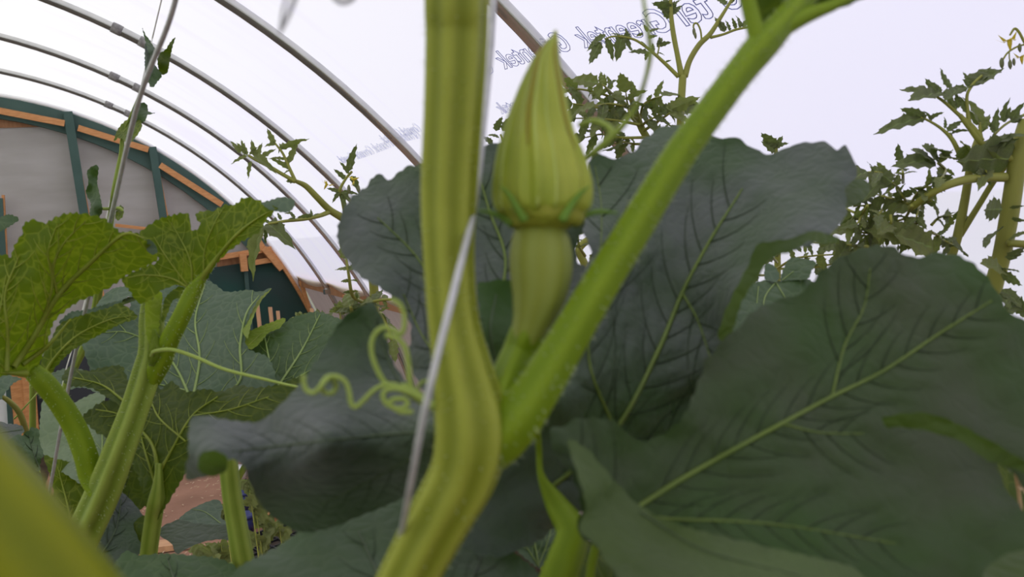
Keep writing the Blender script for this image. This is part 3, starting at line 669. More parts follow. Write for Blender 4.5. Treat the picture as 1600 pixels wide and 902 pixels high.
# upturned lower lobe, the light it catches put into a paler colour
leaf(root, [(885, 690), (915, 700), (955, 745), (1000, 790), (1060, 820), (1180, 850), (1350, 890), (1460, 930), (1300, 1010), (1050, 980), (960, 895), (930, 850), (905, 830), (915, 790), (900, 735)], [(885, 690, .245), (1000, 790, .25), (1350, 890, .25), (905, 830, .236), (1100, 940, .215), (1300, 1000, .205)], [[(1000, 800, 3), (1100, 860, 2), (1250, 900, 2)]], leafmat('lobe_lit_colour', (.075, .115, .03), (.058, .09, .022), (.09, .13, .04), (.06, .13, .012), .2, .15, 120., rough=.6, sheen=.08, spec=.3, bump=.3), M_veind, tooth=(3, 36), res=10, quilt=.001, sec=None, wave=(.003, 80), seed=8, label='lobe folded forward at the bottom, coloured paler as if lit')
# leaf F: folded slate leaf on the left
leaf(root, [(575, 472), (592, 486), (604, 520), (612, 560), (640, 600), (700, 640), (720, 700), (680, 760), (640, 775), (600, 792), (560, 808), (520, 824), (470, 832), (428, 810), (404, 784), (388, 750), (381, 730), (362, 718), (345, 728), (322, 745), (290, 748), (294, 710), (296, 662), (312, 649), (355, 656), (403, 659), (430, 640), (470, 598), (505, 545), (540, 492)],
     [(575, 472, .34), (500, 550, .33), (400, 660, .31), (300, 660, .30), (340, 705, .272), (500, 690, .265), (680, 670, .26), (300, 745, .285), (440, 800, .31), (600, 790, .315), (620, 600, .32), (700, 700, .27), (550, 620, .305)],
     [[(700, 672, 5), (600, 680, 4), (480, 692, 3), (360, 706, 2)], [(690, 660, 4), (620, 590, 3), (585, 500, 2)], [(690, 690, 3), (600, 740, 2.5), (500, 790, 2)]],
     M_slate, M_veind, tooth=(2.5, 24), res=8, quilt=.002, sec=(38, 80), secw=1.4, wave=(.003, 60), seed=9, label='slate-green leaf folded along its middle, left of the thick stem')
leaf(root, [(312, 712), (330, 704), (352, 712), (356, 730), (340, 744), (318, 742), (308, 728)], [(312, 712, .268), (350, 712, .268), (330, 744, .272)], [], M_rim, None, name='curled_leaf_edge', tooth=(1.5, 20), res=6, quilt=0, wave=(.0005, 60), seed=10)
# bottom leaves
leaf(root, [(355, 925), (372, 888), (418, 863), (455, 840), (500, 806), (585, 775), (640, 765), (700, 775), (742, 800), (765, 822), (785, 848), (815, 872), (845, 905), (860, 1000), (600, 1040), (380, 1000)],
     [(372, 888, .34), (520, 820, .36), (700, 775, .37), (845, 905, .32), (600, 1000, .28)], [[(640, 1010, 6), (600, 920, 4), (560, 830, 2)], [(660, 1000, 4), (740, 900, 3), (760, 830, 2)]], leafmat('soft_green_leaf', (.046, .084, .034), (.038, .074, .022), (.07, .105, .045), (.05, .11, .01), .18, .25, 110., rough=.6, sheen=.1, spec=.3, bump=.3), M_veind, tooth=(3, 15), res=9, quilt=.0012, sec=(48, 80), wave=(.004, 60), seed=11, label='soft green leaf low at the bottom centre')
# the curved yellow-green petiole bottom centre
tube('petiole', root, [(838, 640, .30, 9), (842, 700, .31, 10), (846, 745, .31, 12), (870, 790, .31, 36), (893, 832, .305, 50), (880, 880, .30, 56), (862, 930, .30, 58), (845, 1000, .30, 60)], M_pet, 8, 18, 5, .03)
tube('petiole', root, [(935, 840, .33, 12), (925, 880, .33, 14), (918, 940, .33, 15)], M_pet, 6, 10)

# leaf over the top edge (M_dark) attached to the fork
leaf(root, [(1166, -60), (1182, 10), (1192, 62), (1208, 56), (1240, 38), (1290, 22), (1340, 2), (1375, -20), (1390, -80)], [(1182, 10, .268), (1240, 38, .266), (1375, -20, .268), (1200, -60, .26), (1380, -80, .262)], [], M_under2, None, tooth=(2, 30), res=8, quilt=.0, sec=None, wave=(.0008, 60), seed=13, label='dark leaf underside above the fork of the long petiole')

# near blurred stem, bottom left ----------------------------------
nb = P(150, 1000, .12)
ns_ = thing('squash_vine', 'thick blurred yellow-green squash stem crossing the bottom left corner, closest to the camera', 'squash vine', (nb.x, nb.y, .012))
tube('main_stem', ns_, [(-290, 560, .105, 200), (-185, 655, .107, 212), (-92, 760, .11, 218), (-5, 862, .112, 218), (85, 975, .115, 218), (180, 1100, .118, 215)], M_near, 8, 40, 7, .03, .01, extra=[(P(240, 1200, .125), .0098), (Vector((nb.x, nb.y, 1.2)), .010), (Vector((nb.x, nb.y, 0)), .011)])

# ================================================================= STEEL WIRES AND STRINGS
def wire(name, lab, path, mat, cat='wire', grp=None, sides=10):
    p0 = P(*path[-1][:3]); t = thing(name, lab, cat, (p0.x, p0.y, .012))
    a = P(*path[0][:3]); b = P(*path[1][:3])
    tube('strand', t, path, mat, 8, sides, extra=[(Vector((p0.x, p0.y, .4)), path[-1][3]*path[-1][2]/FPX/2), (Vector((p0.x, p0.y, 0.0)), path[-1][3]*path[-1][2]/FPX/2)])
    d = (a-b).normalized(); V, F = tube_geo([a, a+d*.45/max(.2, d.z)], [path[0][3]*path[0][2]/FPX/2]*2, sides); mk('strand_upper', V, F, mat, t)
    return t
wire('support_wire', 'grey support wire slanting across the front of the thick squash stem', [(772, -40, .30, 11), (768, 60, .29, 11), (757, 180, .27, 11), (741, 320, .24, 11), (713, 440, .214, 12), (685, 550, .205, 12), (662, 650, .204, 12), (643, 750, .212, 11), (628, 830, .235, 10), (612, 900, .27, 9), (600, 980, .29, 9)], M_wire, grp='support wires')
wire('support_wire', 'thinner grey support wire slanting past the big backlit leaf at far left', [(281, -25, .47, 9), (262, 40, .49, 8.6), (216, 160, .54, 8), (172, 345, .64, 7), (137, 470, .70, 6), (108, 600, .76, 5.4), (76, 778, .86, 5), (50, 940, .95, 4.5)], M_wire, grp='support wires')
wire('white_string', 'thin white string running beside the upper part of the left wire', [(238, 60, 1.02, 2.2), (213, 165, 1.03, 2.2), (188, 245, 1.04, 2), (165, 345, 1.06, 2), (120, 520, 1.1, 2), (98, 600, 1.12, 1.8), (80, 720, 1.2, 1.8)], M_string, cat='string', sides=6)

# ================================================================= LEFT SQUASH PLANT
lb = P(95, 900, .72)
lp = thing('squash_plant', 'sharp squash plant at left with a ribbed stem, big backlit leaves and a reaching tendril', 'squash plant', (lb.x, lb.y, .012))
st = [(238, 466, .69, 26), (238, 500, .69, 34), (238, 548, .69, 36), (230, 585, .69, 40), (212, 640, .69, 40), (190, 700, .69, 44), (165, 765, .70, 48), (142, 815, .71, 48), (112, 880, .72, 48)]
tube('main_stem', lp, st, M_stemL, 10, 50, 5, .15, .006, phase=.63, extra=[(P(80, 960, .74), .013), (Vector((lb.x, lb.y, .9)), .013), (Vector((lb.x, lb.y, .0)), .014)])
hairs(lp, st, M_hair, 900, .0024, 11)
pn = [(238, 596, .69, 24), (250, 565, .682, 33), (265, 530, .675, 29), (285, 490, .67, 27), (301, 456, .67, 25), (316, 434, .668, 14), (330, 415, .667, 8)]
tube('petiole', lp, pn, M_pet, 8, 20, 5, .05); hairs(lp, pn, M_hair, 260, .0024, 12)
pm = [(158, 770, .70, 34), (142, 745, .70, 34), (133, 710, .695, 34), (115, 665, .69, 33), (90, 625, .68, 32), (66, 595, .67, 32), (48, 578, .665, 26)]
tube('petiole', lp, pm, M_pet, 8, 20, 5, .05); hairs(lp, pm, M_hair, 300, .0022, 13)
tube('petiole', lp, [(248, 725, .715, 9), (247, 755, .715, 16), (244, 782, .72, 25), (240, 805, .73, 26), (233, 855, .74, 26), (225, 930, .76, 26)], M_stemL, 8, 16, 5, .05, extra=[(Vector((lb.x+.05, lb.y, .4)), .007)])
tube('tendril', lp, [(236, 556, .665, 5), (243, 549, .66, 6.5), (270, 547, .65, 6.5), (305, 558, .64, 6), (350, 577, .63, 5.5), (410, 592, .62, 5), (462, 604, .61, 4), (520, 612, .60, 3)], M_tend, 8, 10)
# young leaf tips at the top of the stem
for o_, dd_ in (([(226, 475), (231, 466), (238, 470), (243, 458), (250, 455), (254, 464), (250, 490), (247, 535), (238, 545), (228, 520)], .675), ([(256, 470), (268, 455), (280, 448), (292, 452), (294, 462), (282, 468), (270, 470), (258, 500), (252, 500)], .68)):
    leaf(lp, o_, [(o_[0][0], o_[0][1], dd_), (o_[4][0], o_[4][1], dd_+.01), (o_[7][0], o_[7][1], dd_-.005)], [], M_bright if dd_ < .68 else M_under, None, name='young_leaf', tooth=(2, 7), res=4, quilt=0, wave=(.001, 30), seed=int(o_[0][0]))
tube('flower_bud_cluster', lp, [(238, 570, .675, 10), (241, 550, .67, 18), (243, 535, .67, 14), (240, 515, .67, 5)], M_bright, 6, 12, 5, .2)
# leaf M
leaf(lp, [(-60, 420), (-20, 400), (8, 398), (17, 402), (22, 385), (34, 366), (37, 350), (54, 343), (70, 349), (90, 338), (111, 333), (132, 334), (162, 341), (176, 352), (189, 363), (205, 362), (219, 368), (228, 378), (243, 388), (246, 404), (230, 416), (202, 428), (178, 445), (152, 459), (130, 468), (111, 479), (95, 492), (84, 504), (76, 530), (67, 556), (56, 580), (46, 588), (25, 580), (0, 590), (-60, 600)],
     [(-40, 410, .62), (54, 343, .60), (160, 341, .60), (246, 400, .62), (111, 479, .655), (55, 580, .66), (-40, 600, .60), (60, 470, .625)],
     [[(40, 584, 13), (0, 583, 1)], [(20, 575, 11), (52, 528, 10), (90, 462, 9), (140, 412, 7), (192, 367, 5), (225, 372, 2)], [(35, 570, 8), (75, 540, 6), (110, 500, 3)], [(10, 580, 9), (12, 520, 5), (8, 460, 4), (30, 400, 2)], [(52, 528, 5), (70, 490, 4), (82, 440, 4), (75, 395, 3), (90, 350, 2)], [(90, 462, 5), (83, 420, 4), (100, 380, 3), (135, 345, 2)], [(-40, 560, 5), (-5, 500, 4), (10, 430, 2)]],
     M_under, M_veinu, tooth=(4, 13), res=6, quilt=.0016, sec=(34, 62), secw=2.4, wave=(.004, 40), seed=21, ridge=-1, label='big backlit leaf with a net of pale veins, seen from below at far left')
# leaf N
leaf(lp, [(217, 367), (243, 345), (262, 338), (287, 333), (297, 338), (297, 352), (302, 361), (313, 352), (305, 338), (311, 331), (320, 330), (337, 328), (351, 320), (362, 321), (371, 317), (381, 309), (401, 312), (420, 321), (434, 325), (418, 342), (405, 362), (385, 374), (372, 382), (342, 408), (324, 436), (308, 462), (300, 466), (293, 450), (277, 446), (262, 450), (250, 455), (236, 468), (216, 474), (203, 455), (190, 440), (202, 428), (222, 418), (247, 408), (238, 387)],
     [(217, 367, .66), (300, 335, .67), (434, 325, .63), (372, 382, .645), (305, 462, .67), (216, 470, .65), (195, 438, .64), (300, 400, .665)],
     [[(302, 460, 9), (322, 425, 8), (345, 395, 6), (375, 362, 5), (408, 338, 3), (432, 326, 1)], [(300, 455, 5), (270, 436, 3), (230, 430, 2), (200, 434, 1.5)], [(300, 455, 5), (298, 410, 3), (280, 370, 2), (262, 342, 1)], [(318, 432, 3), (320, 390, 2.5), (335, 350, 2), (350, 324, 1)], [(298, 452, 3), (262, 405, 2.5), (240, 370, 1.5)]],
     M_bright if False else M_under, M_veinu, tooth=(3.5, 12), res=6, quilt=.0012, sec=(30, 45), secw=1.3, wave=(.003, 40), seed=22, ridge=-1, label='bright backlit leaf with a torn notch, left of the hoops')
leaf(lp, [(408, 318), (425, 312), (440, 308), (458, 312), (460, 322), (450, 332), (430, 330), (418, 326)], [(408, 318, .632), (460, 315, .63), (440, 332, .625)], [], M_grey, None, name='curled_leaf_edge', tooth=(2, 8), res=5, quilt=0, wave=(.001, 30), seed=23, label='pale upper side of the curled leaf tip')
leaf(lp, [(224, 380), (232, 374), (242, 382), (246, 394), (238, 398), (230, 392)], [(224, 380, .615), (242, 382, .615), (238, 398, .618)], [], M_grey, None, name='curled_leaf_edge', tooth=(1, 8), res=4, quilt=0, wave=(.0005, 30), seed=24)
# leaf R
leaf(lp, [(58, 590), (66, 560), (80, 530), (95, 505), (130, 492), (169, 481), (184, 474), (196, 478), (215, 496), (190, 506), (162, 520), (140, 532), (118, 545), (100, 560), (85, 577), (74, 596), (64, 602)], [(60, 590, .69), (95, 505, .70), (184, 474, .73), (215, 496, .73), (118, 545, .70)], [[(64, 596, 6), (85, 560, 4), (120, 525, 3), (170, 500, 2), (205, 494, 1)]], M_under, M_veinu, tooth=(2.5, 10), res=5, quilt=.001, sec=(26, 30), secw=1.2, wave=(.003, 40), seed=25, ridge=-1)
leaf(lp, [(92, 505), (110, 488), (132, 485), (150, 480), (172, 474), (190, 470), (185, 478), (160, 486), (130, 496), (108, 506)], [(92, 505, .705), (190, 470, .74), (130, 485, .72)], [], M_grey, None, name='curled_leaf_edge', tooth=(2, 8), res=5, quilt=0, wave=(.001, 30), seed=26)
# leaf Q, dark underside
leaf(lp, [(128, 655), (146, 636), (166, 626), (190, 624), (214, 628), (228, 612), (240, 598), (252, 608), (268, 596), (290, 612), (320, 608), (345, 612), (372, 602), (400, 606), (438, 600), (462, 590), (500, 590), (500, 640), (450, 690), (410, 700), (385, 700), (345, 700), (315, 700), (300, 700), (292, 735), (265, 782), (250, 806), (238, 816), (228, 790), (215, 745), (200, 715), (180, 690), (150, 676)],
     [(128, 655, .76), (240, 598, .78), (460, 592, .75), (400, 655, .70), (290, 700, .71), (240, 795, .725), (200, 715, .74)],
     [[(242, 790, 9), (246, 740, 7), (235, 690, 5), (190, 650, 3), (150, 640, 2)], [(246, 745, 6), (270, 700, 4), (300, 650, 3), (340, 620, 2)], [(244, 760, 5), (225, 700, 3), (215, 650, 2)], [(290, 690, 3), (250, 655, 3), (235, 625, 2)], [(300, 650, 3), (360, 640, 2), (420, 620, 1.5)]],
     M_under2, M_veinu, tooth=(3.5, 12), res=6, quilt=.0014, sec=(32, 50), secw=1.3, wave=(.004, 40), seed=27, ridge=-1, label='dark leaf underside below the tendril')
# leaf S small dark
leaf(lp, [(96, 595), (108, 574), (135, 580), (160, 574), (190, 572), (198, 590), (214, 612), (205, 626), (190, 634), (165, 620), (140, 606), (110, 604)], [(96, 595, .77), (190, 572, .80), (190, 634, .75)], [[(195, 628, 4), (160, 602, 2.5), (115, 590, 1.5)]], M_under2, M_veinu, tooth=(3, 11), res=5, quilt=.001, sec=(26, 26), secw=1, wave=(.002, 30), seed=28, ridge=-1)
tube('petiole', lp, [(350, 668, .60, 18), (355, 705, .60, 27), (362, 770, .61, 29), (372, 830, .62, 31), (385, 900, .63, 33)], M_stemL, 8, 20, 6, .05, extra=[(P(395, 1000, .65), .009), (Vector((lb.x+.25, lb.y-.1, .0)), .010)])

# ================================================================= SQUASH PLANTS BEHIND
bb = P(330, 930, .95)
bp_ = thing('squash_plant', 'squash plant behind, with a grey-green leaf seen from above and a pale lower leaf', 'squash plant', (bb.x, bb.y, .012))
tube('main_stem', bp_, [(345, 650, .98, 10), (360, 720, .99, 12), (370, 820, 1.0, 14), (378, 900, 1.02, 14)], M_stemL, 6, 14, 5, .05, extra=[(Vector((bb.x, bb.y, .5)), .012), (Vector((bb.x, bb.y, 0)), .014)])
tube('petiole', bp_, [(368, 780, 1.0, 10), (354, 700, .97, 9), (320, 655, .93, 9), (298, 625, .90, 8)], M_stemL, 6, 12)
tube('petiole', bp_, [(374, 880, 1.0, 10), (280, 905, 1.0, 10), (190, 900, 1.0, 9), (140, 760, 1.0, 8)], M_stemL, 6, 12)
tube('petiole', bp_, [(365, 760, 1.0, 10), (400, 700, .98, 10), (440, 640, .92, 8)], M_stemL, 6, 12)
leaf(bp_, [(130, 545), (128, 536), (152, 516), (180, 498), (203, 482), (205, 452), (250, 445), (300, 447), (321, 438), (337, 445), (350, 455), (364, 456), (388, 453), (405, 456), (425, 450), (412, 460), (403, 470), (396, 482), (388, 500), (383, 520), (388, 545), (420, 560), (430, 600), (400, 620), (330, 640), (280, 640), (240, 660), (190, 640), (150, 600), (138, 570)],
     [(130, 545, .84), (203, 482, .90), (321, 438, .95), (425, 450, .92), (385, 520, .86), (400, 620, .80), (296, 625, .82), (150, 600, .82)],
     [[(300, 630, 5), (278, 580, 4), (250, 545, 3), (200, 520, 2), (160, 520, 1.5)], [(300, 630, 5), (312, 560, 4), (305, 500, 3), (320, 445, 1.5)], [(305, 630, 4), (372, 600, 4), (375, 540, 4), (385, 490, 3), (405, 462, 1.5)], [(290, 610, 3), (240, 600, 2), (180, 600, 1.5)]],
     M_grey, M_veinp, tooth=(2.5, 11), res=6, quilt=.0022, sec=(34, 48), secw=1.5, wave=(.004, 40), seed=31, label='grey-green leaf with pale veins behind the sharp stem')
leaf(bp_, [(378, 518), (383, 500), (390, 480), (403, 462), (424, 451), (410, 468), (400, 486), (393, 505), (386, 530)], [(378, 518, .858), (424, 451, .915), (393, 505, .85)], [], M_bright, None, name='curled_leaf_edge', tooth=(1, 10), res=4, quilt=0, wave=(.0005, 30), seed=32, label='light green underside of the leaf edge')
leaf(bp_, [(384, 560), (378, 535), (388, 522), (400, 515), (425, 505), (440, 508), (455, 497), (478, 490), (498, 487), (530, 498), (560, 510), (560, 560), (500, 600), (450, 612), (405, 600), (390, 580)],
     [(384, 560, .86), (455, 497, .90), (540, 500, .88), (500, 600, .82), (405, 600, .83)], [[(430, 610, 4), (420, 560, 3), (412, 520, 2)], [(430, 610, 4), (470, 550, 3), (500, 492, 1.5)], [(430, 610, 3), (500, 570, 2), (550, 540, 1)]], M_mid, M_veinp, tooth=(2, 10), res=5.5, quilt=.002, sec=(24, 34), secw=1.2, wave=(.003, 40), seed=33, label='crinkled mid green leaf left of the folded slate leaf')
leaf(bp_, [(380, 540), (382, 520), (395, 515), (412, 508), (426, 503), (446, 497), (438, 512), (420, 520), (410, 532), (396, 545), (386, 545)], [(380, 540, .852), (446, 497, .89), (396, 545, .845)], [[(388, 540, 2), (410, 520, 1.2)]], M_bright, M_veinu, name='curled_leaf_edge', tooth=(1.5, 10), res=4, quilt=.0006, sec=None, wave=(.0005, 30), seed=34, label='yellow-green leaf edge, light from behind put into its colour')
leaf(bp_, [(150, 480), (162, 462), (175, 452), (190, 448), (205, 450), (214, 456), (200, 464), (185, 472), (165, 478)], [(150, 480, .86), (190, 448, .88), (200, 466, .86)], [], M_grey, None, tooth=(1.5, 8), res=4, quilt=0, wave=(.001, 30), seed=35)
leaf(bp_, [(160, 478), (185, 470), (205, 464), (212, 468), (200, 474), (180, 480)], [(160, 478, .85), (205, 464, .87), (180, 480, .85)], [], M_under2, None, name='curled_leaf_edge', tooth=(1, 8), res=4, quilt=0, wave=(.0005, 30), seed=36)
# pale leaf T low left
leaf(bp_, [(62, 690), (64, 640), (70, 622), (85, 618), (110, 630), (130, 622), (150, 614), (165, 620), (160, 640), (178, 660), (200, 700), (190, 760), (150, 770), (100, 740), (75, 730)],
     [(62, 690, .94), (150, 614, 1.0), (200, 700, .95), (120, 750, .90)], [[(150, 760, 4), (125, 700, 3), (95, 640, 2)], [(150, 760, 3), (160, 690, 2), (150, 630, 1)]], leafmat('pale_sage_leaf', (.16, .22, .12), (.13, .19, .09), (.2, .27, .14), (.09, .15, .03), .2, .3, 80., rough=.6), M_veinp, tooth=(2, 10), res=5, quilt=.0014, sec=(26, 32), secw=1, wave=(.003, 40), seed=37, label='pale sage leaf behind the left petiole')
leaf(bp_, [(68, 714), (85, 716), (110, 722), (125, 720), (135, 745), (140, 790), (132, 830), (120, 880), (100, 850), (90, 800), (80, 750)], [(68, 714, .90), (125, 720, .92), (120, 880, .86)], [[(118, 870, 4), (108, 800, 3), (90, 730, 1.5)]], M_under, M_veinu, tooth=(2, 10), res=5, quilt=.001, sec=(24, 26), secw=1, wave=(.003, 30), seed=38, ridge=-1)
leaf(bp_, [(95, 760), (140, 770), (170, 740), (185, 700), (210, 700), (235, 740), (240, 780), (215, 800), (200, 830), (160, 880), (110, 900), (70, 860), (60, 800)], [(95, 760, .98), (210, 700, 1.02), (160, 880, .95)], [[(200, 810, 3), (190, 760, 2), (200, 715, 1)]], M_under2, M_veind, tooth=(2, 10), res=6, quilt=.001, sec=(26, 30), wave=(.003, 30), seed=39, ridge=-1)
# slate leaf U
leaf(bp_, [(150, 800), (170, 775), (190, 770), (212, 790), (226, 812), (222, 826), (208, 818), (215, 840), (222, 860), (200, 880), (150, 900), (120, 880), (140, 830)], [(150, 800, .86), (226, 815, .88), (200, 880, .83), (130, 880, .82)], [[(150, 880, 3), (180, 830, 2), (190, 780, 1.5)]], M_slate, M_veind, tooth=(1.5, 14), res=5, quilt=.001, sec=(26, 30), wave=(.002, 30), seed=40, label='dark slate leaf low beside the ribbed stem')
leaf(bp_, [(205, 826), (214, 812), (226, 806), (230, 818), (228, 850), (220, 866), (214, 850)], [(205, 826, .87), (230, 818, .87), (220, 866, .86)], [], M_under2, None, name='curled_leaf_edge', tooth=(1, 10), res=4, quilt=0, wave=(.0005, 30), seed=41)
# leaf W: folded, dark underside + pale top
leaf(bp_, [(243, 832), (255, 822), (268, 816), (282, 812), (300, 817), (330, 820), (362, 821), (372, 830), (370, 846), (345, 843), (315, 848), (292, 858), (276, 866), (268, 850), (256, 842)], [(243, 832, .93), (300, 817, .94), (370, 830, .92), (276, 866, .88)], [], leafmat('dark_underside', (.022, .048, .008), (.03, .06, .010), (.05, .08, .015), (.03, .07, .004), .3, .2, 80.), None, tooth=(1.2, 16), res=5, quilt=0, wave=(.001, 30), seed=42, label='dark folded leaf against the bare soil')
leaf(bp_, [(278, 814), (292, 800), (310, 790), (325, 784), (340, 781), (348, 792), (345, 808), (358, 822), (320, 822), (290, 820)], [(278, 814, .95), (340, 781, 1.0), (358, 822, .94)], [[(345, 818, 1.5), (320, 800, 1), (300, 796, .8)]], M_grey, M_veinp, tooth=(1.2, 12), res=5, quilt=.001, sec=None, wave=(.001, 30), seed=43)
leaf(bp_, [(165, 905), (180, 880), (197, 861), (216, 868), (240, 866), (263, 865), (300, 868), (337, 872), (366, 884), (380, 905), (420, 960), (180, 960)], [(165, 905, .60), (263, 865, .62), (366, 884, .61), (300, 960, .55)], [[(290, 950, 4), (270, 900, 3), (260, 868, 1)]], M_mid, M_veind, tooth=(2.5, 13), res=6, quilt=.001, sec=(30, 34), wave=(.002, 30), seed=44, label='dark green leaf along the bottom edge, right of the blurred stem')
leaf(bp_, [(155, 930), (175, 900), (200, 890), (230, 892), (250, 904), (262, 940)], [(155, 930, .42), (200, 890, .43), (262, 940, .41)], [], M_mid, None, tooth=(2, 13), res=6, quilt=0, wave=(.001, 30), seed=45)

# lower centre dark leaf (H)
hb = P(860, 960, .50); hp = thing('squash_plant', 'small dark squash plant low at centre, its toothed leaf deep in shade', 'squash plant', (hb.x, hb.y, .012))
tube('main_stem', hp, [(845, 870, .50, 12), (862, 930, .51, 14), (860, 990, .52, 16)], M_stemL, 6, 12, extra=[(Vector((hb.x, hb.y, .6)), .007), (Vector((hb.x, hb.y, 0)), .009)])
leaf(hp, [(750, 800), (756, 784), (765, 772), (785, 768), (804, 758), (825, 765), (850, 770), (876, 790), (880, 820), (868, 850), (850, 880), (842, 888), (822, 874), (806, 860), (788, 846), (775, 825)], [(750, 800, .47), (804, 758, .50), (880, 820, .50), (842, 888, .47)], [[(842, 885, 3), (836, 850, 2.5), (832, 810, 2), (830, 770, 1.2)], [(842, 885, 2), (820, 850, 1.6), (800, 810, 1)], [(843, 880, 2), (858, 840, 1.5), (866, 800, 1)]], M_mid, M_veinp, tooth=(2.5, 10), res=5, quilt=.001, sec=(24, 28), secw=.9, wave=(.002, 30), seed=46, label='dark toothed leaf beside the lower stem')
leaf(hp, [(890, 850), (930, 850), (980, 870), (1000, 930), (900, 960), (860, 930)], [(890, 850, .44), (980, 870, .46), (900, 960, .42)], [], M_under2, None, tooth=(2, 10), res=7, quilt=0, seed=47)

# far left small squash leaves
fb = P(60, 760, 1.35); fp = thing('squash_plant', 'small squash plant at the far left edge, in front of the orange door posts', 'squash plant', (fb.x, fb.y, .012))
tube('main_stem', fp, [(50, 560, 1.3, 8), (51, 620, 1.32, 9), (52, 700, 1.35, 10), (60, 760, 1.35, 12)], M_stemL, 6, 12, extra=[(Vector((fb.x, fb.y, .4)), .01), (Vector((fb.x, fb.y, 0)), .012)])
tube('petiole', fp, [(0, 618, 1.2, 6), (15, 628, 1.22, 8), (30, 645, 1.25, 9), (40, 672, 1.28, 9), (48, 700, 1.32, 9)], M_tstem, 6, 10)
tube('tendril', fp, [(22, 655, 1.25, 2.5), (40, 635, 1.25, 2.5), (58, 615, 1.25, 2.5), (68, 600, 1.26, 2)], M_tend, 6, 6)
leaf(fp, [(-30, 585), (0, 580), (20, 588), (34, 592), (20, 600), (5, 618), (0, 625), (-30, 620)], [(-30, 585, 1.2), (34, 592, 1.22), (0, 625, 1.18)], [], M_grey, None, tooth=(2, 9), res=5, quilt=0, seed=51, wave=(.002, 30))
leaf(fp, [(-30, 672), (-5, 658), (10, 662), (30, 664), (38, 672), (30, 682), (10, 690), (-5, 696), (-30, 700)], [(-30, 672, 1.2), (30, 664, 1.25), (-5, 696, 1.15)], [[(35, 672, 2), (10, 675, 1.5), (-20, 680, 1)]], M_slate, M_veind, tooth=(2, 9), res=5, quilt=.001, sec=None, seed=52, wave=(.004, 20))
leaf(fp, [(5, 700), (18, 684), (38, 678), (50, 668), (64, 672), (84, 670), (80, 690), (72, 706), (64, 720), (60, 745), (45, 735), (20, 730)], [(5, 700, 1.15), (84, 670, 1.22), (60, 745, 1.15)], [[(60, 730, 2), (50, 700, 1.5), (45, 680, 1)]], M_mid, M_veind, tooth=(3, 12), res=5, quilt=.001, sec=(20, 20), seed=53, wave=(.006, 20))
leaf(fp, [(-20, 730), (5, 700), (25, 705), (50, 730), (66, 745), (64, 780), (40, 790), (-10, 790)], [(-20, 730, 1.1), (25, 705, 1.12), (40, 790, 1.08)], [], M_slate, None, tooth=(2, 9), res=6, quilt=0, seed=54, wave=(.005, 20))
leaf(fp, [(-20, 345), (0, 340), (14, 335), (30, 342), (18, 352), (0, 362), (-20, 370)], [(-20, 345, .9), (30, 342, .92), (0, 362, .9)], [], M_mid, None, tooth=(2, 8), res=5, quilt=0, seed=55, wave=(.002, 20))
tube('petiole', fp, [(-15, 358, .91, 6), (-40, 450, 1.0, 8), (-30, 600, 1.15, 9), (20, 720, 1.3, 10)], M_stemL, 6, 10)
leaf(fp, [(63, 600), (80, 584), (110, 575), (140, 582), (165, 600), (190, 622), (160, 618), (130, 606), (100, 612), (75, 620)], [(63, 600, 1.3), (140, 582, 1.35), (100, 612, 1.28)], [], M_mid, None, tooth=(2, 8), res=6, quilt=0, seed=56, wave=(.003, 20))

# far vine climbing the left wire -----------------------------------
vb = P(120, 700, 1.15); vp_ = thing('squash_vine', 'slim squash vine with wilted leaves climbing beside the wire at upper left', 'squash vine', (vb.x, vb.y, .012))
vs = [(205, 190, 1.0, 5), (192, 215, 1.0, 6), (190, 240, 1.0, 8), (186, 265, 1.0, 10), (179, 300, 1.0, 10), (174, 335, 1.02, 10), (160, 420, 1.04, 12), (140, 520, 1.08, 12), (102, 610, 1.1, 12), (96, 700, 1.13, 12)]
tube('main_stem', vp_, vs, M_stemL, 8, 12, 5, .05, extra=[(Vector((vb.x, vb.y, .5)), .008), (Vector((vb.x, vb.y, 0)), .010)])
tube('petiole', vp_, [(196, 200, 1.0, 4), (222, 140, .99, 4), (236, 120, .98, 4)], M_stemL, 6, 8)
tube('petiole', vp_, [(175, 326, 1.02, 5), (160, 326, 1.0, 5), (152, 320, 1.0, 4)], M_tend, 6, 8)
tube('petiole', vp_, [(174, 330, 1.02, 5), (185, 325, 1.0, 5), (192, 330, 1.0, 4)], M_tend, 6, 8)
wl = [([(222, 44), (228, 55), (236, 66), (243, 80), (241, 98), (247, 108), (253, 118), (246, 128), (238, 137), (232, 128), (234, 105), (231, 80)], M_mid, .97, 61), ([(246, 98), (248, 85), (258, 78), (266, 66), (274, 58), (270, 72), (266, 90), (262, 112), (255, 117), (248, 110)], M_under2, .98, 62),
      ([(206, 178), (210, 164), (222, 160), (230, 164), (232, 174), (243, 177), (231, 180), (226, 190), (214, 192), (206, 186)], M_mid, .985, 63), ([(178, 222), (182, 206), (192, 192), (205, 184), (217, 186), (222, 197), (214, 212), (200, 226), (192, 218), (184, 216)], M_under, .99, 64),
      ([(134, 302), (138, 285), (136, 268), (146, 259), (154, 261), (152, 285), (156, 305), (160, 330), (150, 342), (140, 336), (142, 318)], M_mid, 1.0, 65), ([(180, 342), (182, 328), (188, 321), (193, 325), (192, 338), (184, 345)], M_under, 1.0, 66),
      ([(226, 70), (232, 74), (236, 92), (236, 120), (230, 128), (226, 100)], M_grey, .96, 67)]
for o_, m_, d_, sd in wl:
    leaf(vp_, o_, [(o_[0][0], o_[0][1], d_), (o_[3][0], o_[3][1], d_+.01), (o_[-2][0], o_[-2][1], d_-.01)], [], m_, None, name='wilted_leaf', tooth=(1.5, 7), res=4, quilt=0, wave=(.006, 16), bumpn=.003, seed=sd)

